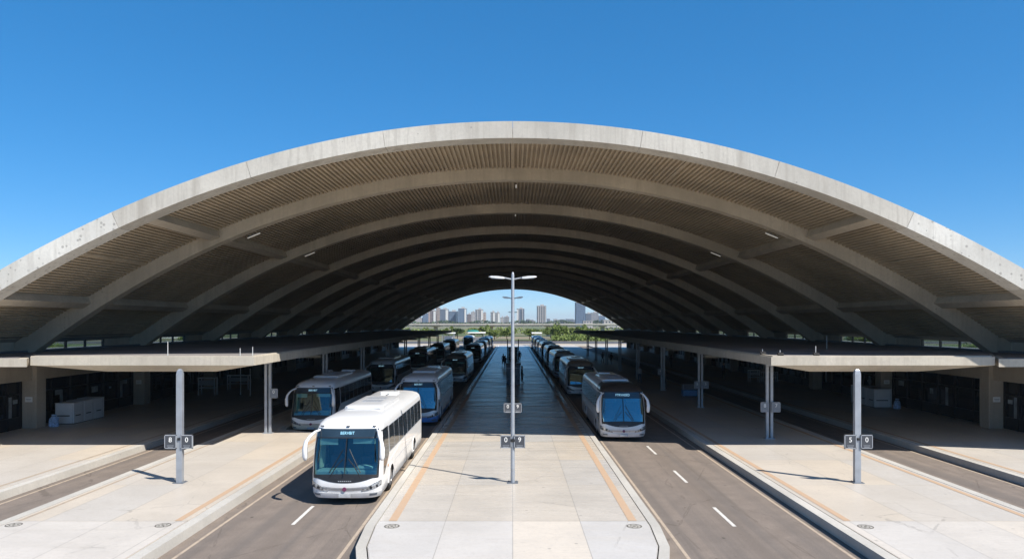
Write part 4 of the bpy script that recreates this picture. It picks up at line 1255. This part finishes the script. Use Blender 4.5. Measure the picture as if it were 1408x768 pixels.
def person(x, y, rz, label, top='black', legs='navy', stride=0.2, h=1.72, sit=False, bag=None, shoes='black', armswing=0.18, z=0.3):
    k = h/1.75
    root = empty('person', (x, y, z), rz, label, 'person')
    st = stride
    J = {}
    J['pel'] = ((0, 0, .95), (.15, .105))
    J['bel'] = ((0, -.01, 1.10), (.135, .095)); J['che'] = ((0, -.01, 1.30), (.165, .11)); J['sho'] = ((0, 0, 1.43), (.10, .075))
    J['nec'] = ((0, -.005, 1.51), .052); J['jaw'] = ((0, -.03, 1.585), (.064, .075)); J['hed'] = ((0, -.015, 1.66), (.078, .095)); J['top'] = ((0, 0, 1.72), (.06, .07))
    L = [('pel', 'bel'), ('bel', 'che'), ('che', 'sho'), ('sho', 'nec'), ('nec', 'jaw'), ('jaw', 'hed'), ('hed', 'top')]
    J['nose'] = ((0, -.125, 1.625), .012); L.append(('jaw', 'nose'))
    for s, n in ((-1, 'l'), (1, 'r')):
        f = st*s
        J[n+'hip'] = ((s*.095, 0, .88), .095)
        if sit:
            J[n+'kne'] = ((s*.11, -.42, .90), .065); J[n+'ank'] = ((s*.11, -.40, .50), .042); J[n+'toe'] = ((s*.12, -.56, .46), .035)
        else:
            J[n+'kne'] = ((s*.10, -f*.55 - .02, .50), .062); J[n+'ank'] = ((s*.10, -f, .085 + (.06 if f < 0 else 0)), .042); J[n+'toe'] = ((s*.115, -f-.17, .04), .034)
        L += [('pel', n+'hip'), (n+'hip', n+'kne'), (n+'kne', n+'ank'), (n+'ank', n+'toe')]
        a = -armswing*s
        J[n+'arm'] = ((s*.185, 0, 1.40), .055); J[n+'elb'] = ((s*.235, -a*.4 + .03, 1.12), .042); J[n+'wri'] = ((s*.245, -a - .03, .89), .028); J[n+'pal'] = ((s*.245, -a - .045, .82), (.03, .02))
        L += [('sho', n+'arm'), (n+'arm', n+'elb'), (n+'elb', n+'wri'), (n+'wri', n+'pal')]
        for i in range(4):
            yy = -a - .045 + (i-1.5)*.021
            ln = (.075, .085, .082, .062)[i]
            J[f'{n}f{i}'] = ((s*.247, yy, .80 - ln*.5), .0095); J[f'{n}g{i}'] = ((s*.238, yy, .80 - ln), .008)
            L += [(n+'pal', f'{n}f{i}'), (f'{n}f{i}', f'{n}g{i}')]
        J[n+'t0'] = ((s*.235, -a - .085, .81), .011); J[n+'t1'] = ((s*.228, -a - .10, .775), .009)
        L += [(n+'pal', n+'t0'), (n+'t0', n+'t1')]
    dz = -0.46 if sit else 0
    J = {kk: ((v[0][0]*k, v[0][1]*k, (v[0][2]+dz)*k), tuple(q*k for q in v[1]) if isinstance(v[1], tuple) else v[1]*k) for kk, v in J.items()}
    me = skin_mesh('body', J, L, [M['skin'], CL[top], CL[legs], CL[shoes]])
    for p in me.polygons:
        c = p.center/k; zz = c.z - dz
        if zz > 1.475: mi = 0
        elif zz < 0.87 and abs(c.x) > 0.20: mi = 0
        elif zz < (0.52 if sit else 0.085): mi = 3
        elif zz < 0.97: mi = 2
        else: mi = 1
        p.material_index = mi
    o = bpy.data.objects.new('body', me); COL.objects.link(o); o.parent = root
    b = MB(); b.ball((0, .012*k, (1.685+dz)*k), (.088*k, .102*k, .085*k), 12)
    for v in list(b.bm.verts):
        if v.co.y < -.05*k and v.co.z < (1.69+dz)*k: v.co.y = -.03*k
    b.build('hair', M['hair'], root, 60)
    b = MB()
    for s in (-1, 1): b.ball((s*.03*k, -.098*k, (1.655+dz)*k), (.011*k, .008*k, .007*k), 6)
    b.build('eye', M['hair'], root)
    if bag:
        b = MB(); b.box((0, .17, 1.2*k), (.3, .16, .42), .04); b.build('backpack', CL[bag], root)
    return root
person(-1.35, 104, 0.2, 'person in black walking, left one of two on the central platform', 'black', 'black', .22)
person(-1.62 + .62, 97, -0.1, 'person in black walking, right one of two on the central platform', 'black', 'navy', .25, 1.8)
person(1.12, 116, 3.0, 'person in dark blue walking away on the right half of the central platform', 'navy', 'black', .2)
person(0.95, 75.0, 1.4, 'person in black beside the nearer dark kiosk', 'black', 'black', .05)
person(13.0, 74.5, 0.1, 'person in pale patterned shirt walking along the right island', 'white', 'denim', .22)
person(14.2, 68.0, 0.3, 'person in black standing just left of a right canopy post', 'black', 'black', .06)
person(22.9, 79.0, 0.6, 'tall person in navy standing on the right side platform', 'navy', 'black', .06, 1.85)
person(13.6, 110, 0.4, 'person in grey, left one of two far down the right island', 'grey', 'black', .15)
person(14.5, 107, -0.4, 'person with backpack, right one of two far down the right island', 'brown', 'black', .1, 1.75, bag='black')
person(21.8, 100, 2.4, 'person in dark clothes far along the right side platform', 'black', 'grey', .15)
person(-22.6, 88, 0.2, 'person in black walking on the shaded left side platform', 'black', 'denim', .2)

# ================================================================== BEYOND THE HALL
M['leaf'] = m_leaf('leaves_green', (0.10, 0.15, 0.03), (0.20, 0.25, 0.065))
M['leaf_dark'] = m_leaf('leaves_dark', (0.03, 0.06, 0.018), (0.07, 0.11, 0.03))
M['bark'] = m_simple('bark', (0.12, 0.085, 0.055), 0.9, 0, 0.3, 3)
def crown_mesh(b, rnd, cx, cy, cz, r, h, n, leaf):
    clumps = []
    for i in range(16):
        a = rnd.uniform(0, 2*math.pi); rr = r*rnd.uniform(.25, .85); zz = cz + h*rnd.uniform(-.38, .45)
        clumps.append((cx + rr*math.cos(a), cy + rr*math.sin(a), zz, r*rnd.uniform(.28, .46)))
    for i in range(n):
        c = clumps[rnd.randrange(len(clumps))]
        d = Vector((rnd.gauss(0, 1), rnd.gauss(0, 1), rnd.gauss(0, 1))).normalized()*c[3]*rnd.uniform(.55, 1.08)
        p = Vector((c[0]+d.x, c[1]+d.y, c[2]+d.z*.8))
        u = Vector((rnd.gauss(0, 1), rnd.gauss(0, 1), rnd.gauss(0, .6))).normalized()
        v = u.cross(Vector((rnd.gauss(0, 1), rnd.gauss(0, 1), rnd.gauss(0, 1)))).normalized()
        s = leaf*rnd.uniform(.6, 1.3)
        b.face([p-u*s, p+v*s*.55, p+u*s, p-v*s*.55])
def tree_proto(seed, r, h, mat):
    rnd = random.Random(seed)
    root = empty('tree', (0, 0, 0), 0, 'x', 'tree', 'trees beyond the hall')
    b = MB(); top = h*.55
    b.tube([(0, 0, 0), (.05, .03, top*.5), (rnd.uniform(-.2, .2), 0, top), (rnd.uniform(-.4, .4), 0, h*.8)], [.2, .16, .11, .04], 7)
    for i in range(5):
        a = 2*math.pi*i/5 + rnd.uniform(-.3, .3)
        b.tube([(0.03, 0, top*rnd.uniform(.6, .9)), (.5*r*math.cos(a), .5*r*math.sin(a), h*.62), (.8*r*math.cos(a), .8*r*math.sin(a), h*rnd.uniform(.65, .85))], [.09, .06, .025], 5)
    b.build('trunk', M['bark'], root, 50)
    b = MB(); crown_mesh(b, rnd, 0, 0, h*.64, r, h*.62, 1500, .22*r/2.2); b.build('crown', M[mat], root, None, False)
    return root
protos = [tree_proto(11, 2.8, 5.4, 'leaf'), tree_proto(12, 3.2, 4.6, 'leaf'), tree_proto(13, 2.4, 5.6, 'leaf_dark'), tree_proto(14, 3.4, 6.0, 'leaf')]
used = set()
def put_tree(k, u, Y, lab, sc=1.0):
    o = protos[k] if k not in used else copy_tree(protos[k])
    used.add(k)
    o.location = ((u-U0)/F*Y, Y, 0); o.rotation_euler = (0, 0, u*1.7); o.scale = (sc, sc, sc*random.Random(u).uniform(.85, 1.1))
    o['label'] = lab
spots = [(590, 300, 1, 1.0), (617, 300, 3, .8), (629, 275, 2, .9), (652, 300, 0, 1.0), (664, 290, 3, .9), (680, 272, 1, .9), (697, 276, 3, .95),
         (728, 270, 0, .8), (757, 300, 3, .9), (764, 268, 0, .95), (771, 282, 1, 1.1), (787, 290, 0, 1.0), (797, 280, 3, .9), (808, 300, 1, 1.0)]
for i, (u, Y, k, sc) in enumerate(spots):
    side = 'left' if u < 705 else 'right'
    j = i + 1 if u < 705 else i - 6
    put_tree(k, u, Y, '%s green tree under the viaduct, counting outward from the %s end of the %s group' % (ORD[j-1], 'left' if u < 705 else 'left', side), sc)
for i, (X, Y, k, sc) in enumerate([(66, 108, 1, .8), (80, 75, 3, .9), (72, 150, 0, 1), (95, 120, 2, 1), (60, 172, 3, .9), (101, 96, 1, .7), (-70, 110, 1, .8), (-84, 80, 3, .9), (-66, 150, 0, 1), (-92, 130, 2, 1), (-60, 172, 3, .9)]):
    o = copy_tree(protos[k]); o.location = (X, Y, 0); o.rotation_euler = (0, 0, i*1.3); o.scale = (sc, sc, sc*.8)
    o['label'] = '%s tree on the grass outside the %s clerestory windows, nearest first' % (ORD[i if X > 0 else i-6], 'right' if X > 0 else 'left')
    o['group'] = 'trees outside the clerestory'

# viaduct
vd = empty('viaduct', (0, 340, 0), 0, 'pale concrete viaduct running across beyond the trees', 'viaduct')
b = MB(); b.box((-5, 0, 5.25), (330, 9, 0.7)); b.build('deck', M['slab'], vd)
b = MB(); b.box((-5, -4.6, 5.65), (330, 0.25, 0.6)); b.build('parapet', M['edge'], vd)
for x in (-62, -36, -10, 16.5, 42, 68):
    b = MB(); b.box((x, 0, 2.2), (1.6, 2.5, 4.6)); b.box((x, 0, 4.7), (3.2, 6, 0.5)); b.build('pier', M['slab'], vd)

# pavilions and shelter at the forecourt
def pavilion(x, y, w, lab, dome=None, h=3.6):
    root = empty('pavilion', (x, y, 0), 0, lab, 'pavilion')
    b = MB(); b.box((0, 0, h), (w, 4, 0.35), 0.05); b.build('roof', M['white'], root)
    for i in (-1, 1):
        for j in (-1, 1):
            b = MB(); b.tube([(i*w*.42, j*1.6, 0), (i*w*.42, j*1.6, h-.15)], .09, 7); b.build('post', M['steel'], root)
    b = MB(); b.box((0, .5, 1.2), (w*.6, 1.6, 2.2), .03); b.build('booth', M['cabinet'], root)
    if dome:
        b = MB()
        b.rings([[(-w*.22 + r*math.cos(2*math.pi*i/16), r*.8*math.sin(2*math.pi*i/16), h+.17+zz) for i in range(16)] for r, zz in ((1.7, 0), (1.7, .3), (1.2, .55), (.3, .65))])
        b.build('dome', M[dome], root, 40)
M['green_roof'] = m_simple('green_dome', (0.03, 0.20, 0.17), 0.5)
pavilion(-10.2, 206, 4.9, 'white roofed pavilion with green dome left of the viaduct pier', 'green_roof')
pavilion(-20.0*1.0+.0, 226, 4.2, 'small white roofed booth behind the left row of coaches', None, 3.2)
pavilion(6.8, 207, 2.9, 'white roofed booth right of the lamp beyond the right coaches', None, 3.5)

# city towers
TW = {}
def tower(u0, u1, vtop, Y, wall, win, lab, side=None, cap=True, fw=3.0, ww=0.5, wh=0.5, dep=18.0, bands=0):
    X0, X1 = (u0-U0)/F*Y, (u1-U0)/F*Y
    h = H + (V0-vtop)/F*Y
    key = (wall, win, fw, ww, wh)
    if key not in TW: TW[key] = m_tower('tower_face', wall, win, fw, 3.0, ww, wh)
    root = empty('apartment_tower', ((X0+X1)/2, Y, 0), 0, lab, 'building', 'towers of the city skyline')
    w = X1-X0
    b = MB(); b.box((0, dep/2, h/2), (w, dep, h)); b.build('wall', TW[key], root)
    if cap:
        b = MB(); b.box((w*.08, dep*.5, h+1.6), (w*.38, dep*.4, 3.2)); b.build('roof_house', M['tower_cap'], root)
    b = MB(); b.box((0, dep/2, h+.3), (w+.6, dep+.6, .6)); b.build('parapet', M['tower_cap'], root)
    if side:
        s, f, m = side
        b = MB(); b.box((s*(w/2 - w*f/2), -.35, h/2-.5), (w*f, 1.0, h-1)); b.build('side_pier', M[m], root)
    for i in range(bands):
        b = MB(); b.box((-w/2 + w*(i+.5)/bands, -.5, h/2), (w*.10, 1.2, h*.98)); b.build('pilaster', M['tower_cap'], root)
M['tower_cap'] = m_simple('tower_pale', (0.42, 0.40, 0.39), 0.8)
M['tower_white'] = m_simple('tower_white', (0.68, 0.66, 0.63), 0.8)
M['tower_pink'] = m_simple('tower_pinkish', (0.48, 0.33, 0.28), 0.8)
W1, W2, W3, W4, W5 = (0.20, 0.15, 0.13), (0.13, 0.15, 0.19), (0.45, 0.42, 0.40), (0.28, 0.27, 0.27), (0.12, 0.17, 0.25)
G1, G2 = (0.04, 0.055, 0.08), (0.05, 0.08, 0.13)
tower(556, 567, 440, 1450, W4, G1, 'low pale block at the left foot of the vault opening', cap=False)
tower(569, 580, 437, 1500, W3, G1, 'low grey block, second from the left end of the skyline')
tower(581, 588, 430.5, 1500, W5, G2, 'slim blue tower left of the brown and white tower')
tower(588.3, 590.6, 429, 1520, W3, G1, 'very narrow pinkish tower beside the slim blue tower', (1, .5, 'tower_pink'))
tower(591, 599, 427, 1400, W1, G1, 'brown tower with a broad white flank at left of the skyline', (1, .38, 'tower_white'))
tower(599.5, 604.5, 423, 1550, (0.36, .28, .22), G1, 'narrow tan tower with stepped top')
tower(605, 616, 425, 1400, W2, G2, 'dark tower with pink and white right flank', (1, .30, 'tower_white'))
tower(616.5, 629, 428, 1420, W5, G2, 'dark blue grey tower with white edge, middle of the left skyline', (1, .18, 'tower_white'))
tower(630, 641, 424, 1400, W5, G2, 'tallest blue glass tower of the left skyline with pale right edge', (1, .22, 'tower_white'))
tower(642, 647.5, 432, 1500, W1, G1, 'short grey brown tower right of the blue glass tower')
tower(647.7, 653, 429, 1580, W3, G1, 'pale grey tower between the short brown one and the white one')
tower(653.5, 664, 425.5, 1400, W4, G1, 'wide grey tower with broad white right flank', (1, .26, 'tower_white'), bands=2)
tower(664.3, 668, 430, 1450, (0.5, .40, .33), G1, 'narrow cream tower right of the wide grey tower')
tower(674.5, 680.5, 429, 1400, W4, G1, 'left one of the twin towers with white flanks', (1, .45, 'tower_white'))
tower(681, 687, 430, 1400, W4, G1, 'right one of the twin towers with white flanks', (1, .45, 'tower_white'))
tower(688, 692.5, 436.5, 1500, W3, G1, 'low pale block right of the twin towers')
tower(693, 700, 435.5, 1500, W4, G1, 'low grey block just left of the lamp pole')
tower(710.5, 721, 424.5, 1400, W2, G2, 'grey tower just right of the lamp pole', (-1, .18, 'tower_white'), bands=2)
tower(738.5, 751, 420.5, 1350, W4, G1, 'tall grey tower with white ribs standing alone right of centre', None, True, 3, .6, .55, 18, 4)
tower(792, 805, 416, 1000, W5, G2, 'tallest dark blue tower at the right edge of the vault opening', None, False, 2.4, .62, .55)
tower(806, 813, 431, 1450, W2, G1, 'grey tower behind and right of the dark blue tower')
tower(813, 823, 430, 1500, W4, G2, 'blue grey slab with three stepped tops right of the dark blue tower')
tower(823.5, 832, 434, 1500, W5, G2, 'low blue block at the right end of the skyline')
tower(802, 815, 441.5, 800, W3, G2, 'pale glass block at the foot of the dark blue tower', cap=False, dep=12)
tower(830, 847, 440, 700, W3, G1, 'long pale low block beneath the right foot of the vault', cap=False, dep=12)
tower(848, 862, 442, 720, W3, G1, 'low cream block at far right beneath the vault', cap=False, dep=12)
rnd = random.Random(3)
for i in range(16):
    u = 724 + i*4.6 + rnd.uniform(-1, 1)
    if 736 < u < 752: continue
    if u > 791: break
    tower(u, u + rnd.uniform(3, 6.5), rnd.uniform(437.5, 441), 1500 + 40*i, rnd.choice((W3, W4, W2)), G1, '%s of the low pale blocks between the lone grey tower and the dark blue tower' % ORD[i], cap=False, dep=15)
def shed(x, y, w, d, h, mat, lab):
    root = empty('low_building', (x, y, 0), 0, lab, 'building')
    b = MB(); b.box((0, 0, h/2), (w, d, h)); b.build('wall', M[mat], root)
    b = MB(); b.rings([[(-w/2-.3, s*(d/2+.3), h) for s in (-1, 1)] + [(-w/2-.3, 0, h+.8)], [(w/2+.3, s*(d/2+.3), h) for s in (-1, 1)] + [(w/2+.3, 0, h+.8)]]); b.build('roof', M['roof_top'], root)
    for i in range(4):
        b = MB(); b.box((-w/2 + w*(i+.5)/4, -d/2-.02, h*.55), (w*.13, .06, h*.35)); b.build('window', M['glass'], root)
shed(139, 282, 16, 10, 3.0, 'white', 'white low shed seen through the right clerestory windows')
shed(-150, 300, 34, 10, 2.6, 'tower_white', 'long cream low building seen through the left clerestory windows')
# distant belts of trees
def belt(name, x0, x1, y, h, n, mat, lab, seed, leaf):
    b = MB(); rnd = random.Random(seed)
    for i in range(n):
        x = rnd.uniform(x0, x1); z = h*rnd.random()*(0.6 + 0.4*math.sin(x*.05+seed)**2)
        p = Vector((x, y + rnd.uniform(-8, 8), z)); u = Vector((rnd.gauss(0, 1), rnd.gauss(0, 1), rnd.gauss(0, .7))).normalized(); v = u.cross(Vector((rnd.gauss(0, 1), rnd.gauss(0, 1), rnd.gauss(0, 1)))).normalized()
        s = leaf*rnd.uniform(.6, 1.3); b.face([p-u*s, p+v*s*.6, p+u*s, p-v*s*.6])
    tag(b.build(name, M[mat], None, None, False), lab, 'trees', None, 'stuff')
belt('distant_trees', -330, 330, 1180, 10, 9000, 'leaf_dark', 'dark belt of far trees at the foot of the city towers', 4, 1.6)
belt('hedge', -75, 75, 420, 3.6, 2600, 'leaf', 'green mass of shrubs behind the viaduct', 5, .6)
belt('hedge', 14, 34, 262, 2.6, 2500, 'leaf', 'low green shrubs along the far side of the cross road at right', 6, .35)
for sx in (-1, 1):
    b = MB(); rnd = random.Random(9+sx)
    for i in range(5000):
        y = rnd.uniform(0, 215); x = sx*(140 + rnd.uniform(-2.5, 2.5)); p = Vector((x, y, 3.2*rnd.random()*(.6 + .4*math.sin(y*.11)**2)))
        u = Vector((rnd.gauss(0, 1), rnd.gauss(0, 1), rnd.gauss(0, .7))).normalized(); v = u.cross(Vector((rnd.gauss(0, 1), rnd.gauss(0, 1), rnd.gauss(0, 1)))).normalized()
        s = .4*rnd.uniform(.6, 1.3); b.face([p-u*s, p+v*s*.6, p+u*s, p-v*s*.6])
    tag(b.build('hedge', M['leaf'], None, None, False), 'hedge across the grass outside the %s flank of the hall' % ('left' if sx < 0 else 'right'), 'hedge', None, 'stuff')

# ---- thin air between the eye and the city
t = NT('haze_air')
pv = t.n('ShaderNodeVolumePrincipled'); pv.inputs['Color'].default_value = (0.82, 0.9, 1.0, 1); pv.inputs['Density'].default_value = 0.00015
pv.inputs['Anisotropy'].default_value = 0.2
t.t.links.new(pv.outputs[0], t.out.inputs['Volume'])
b = MB(); b.bx(-3520, 3520, -320, 6020, -1.2, 60)
hz = b.build('haze', t.m); tag(hz, 'thin bluish haze over the city and hall', 'haze', None, 'stuff')

# ================================================================== LIGHT, SKY, CAMERA
S = Vector((0.7, -0.55, 1.0)).normalized()
el = math.asin(S.z); az = math.atan2(S.x, S.y)
w = bpy.data.worlds.new('World'); SC.world = w; w.use_nodes = True
nt = w.node_tree
bg = nt.nodes['Background']
sky = nt.nodes.new('ShaderNodeTexSky'); sky.sky_type = 'NISHITA'; sky.sun_disc = False
sky.sun_elevation = el; sky.sun_rotation = az; sky.altitude = 3000; sky.air_density = 1.0; sky.dust_density = 0.0; sky.ozone_density = 10
hs = nt.nodes.new('ShaderNodeHueSaturation'); hs.inputs['Saturation'].default_value = 1.45; hs.inputs['Value'].default_value = 1.28
gm = nt.nodes.new('ShaderNodeGamma'); gm.inputs[1].default_value = 0.6
nt.links.new(sky.outputs[0], gm.inputs[0]); nt.links.new(gm.outputs[0], hs.inputs['Color']); nt.links.new(hs.outputs[0], bg.inputs[0]); bg.inputs[1].default_value = 0.15
sl = bpy.data.lights.new('sun', 'SUN'); sl.energy = 4.75; sl.angle = R(0.53); sl.color = (1.0, 0.94, 0.85)
so = bpy.data.objects.new('sun', sl); COL.objects.link(so); so.rotation_euler = S.to_track_quat('Z', 'Y').to_euler(); so.location = (40, -30, 60)

cd = bpy.data.cameras.new('camera'); cam = bpy.data.objects.new('camera', cd); COL.objects.link(cam)
cam.location = (0, 0, H); cam.rotation_euler = (R(90), 0, 0)
cd.sensor_width = 36.0; cd.lens = 36.0*F/1408.0; cd.shift_x = -1.0/1408; cd.shift_y = (V0-384.0)/1408.0
cd.clip_start = 0.1; cd.clip_end = 12000
SC.camera = cam
SC.view_settings.view_transform = 'Standard'; SC.view_settings.look = 'None'; SC.view_settings.exposure = 0.66; SC.view_settings.gamma = 1.0
SC.view_settings.use_curve_mapping = False
SC.render.engine = 'CYCLES'
SC.cycles.use_denoising = True
SC.cycles.volume_bounces = 0
SC.cycles.max_bounces = 14; SC.cycles.diffuse_bounces = 12; SC.cycles.glossy_bounces = 3; SC.cycles.transparent_max_bounces = 10
SC.cycles.caustics_reflective = False; SC.cycles.caustics_refractive = False
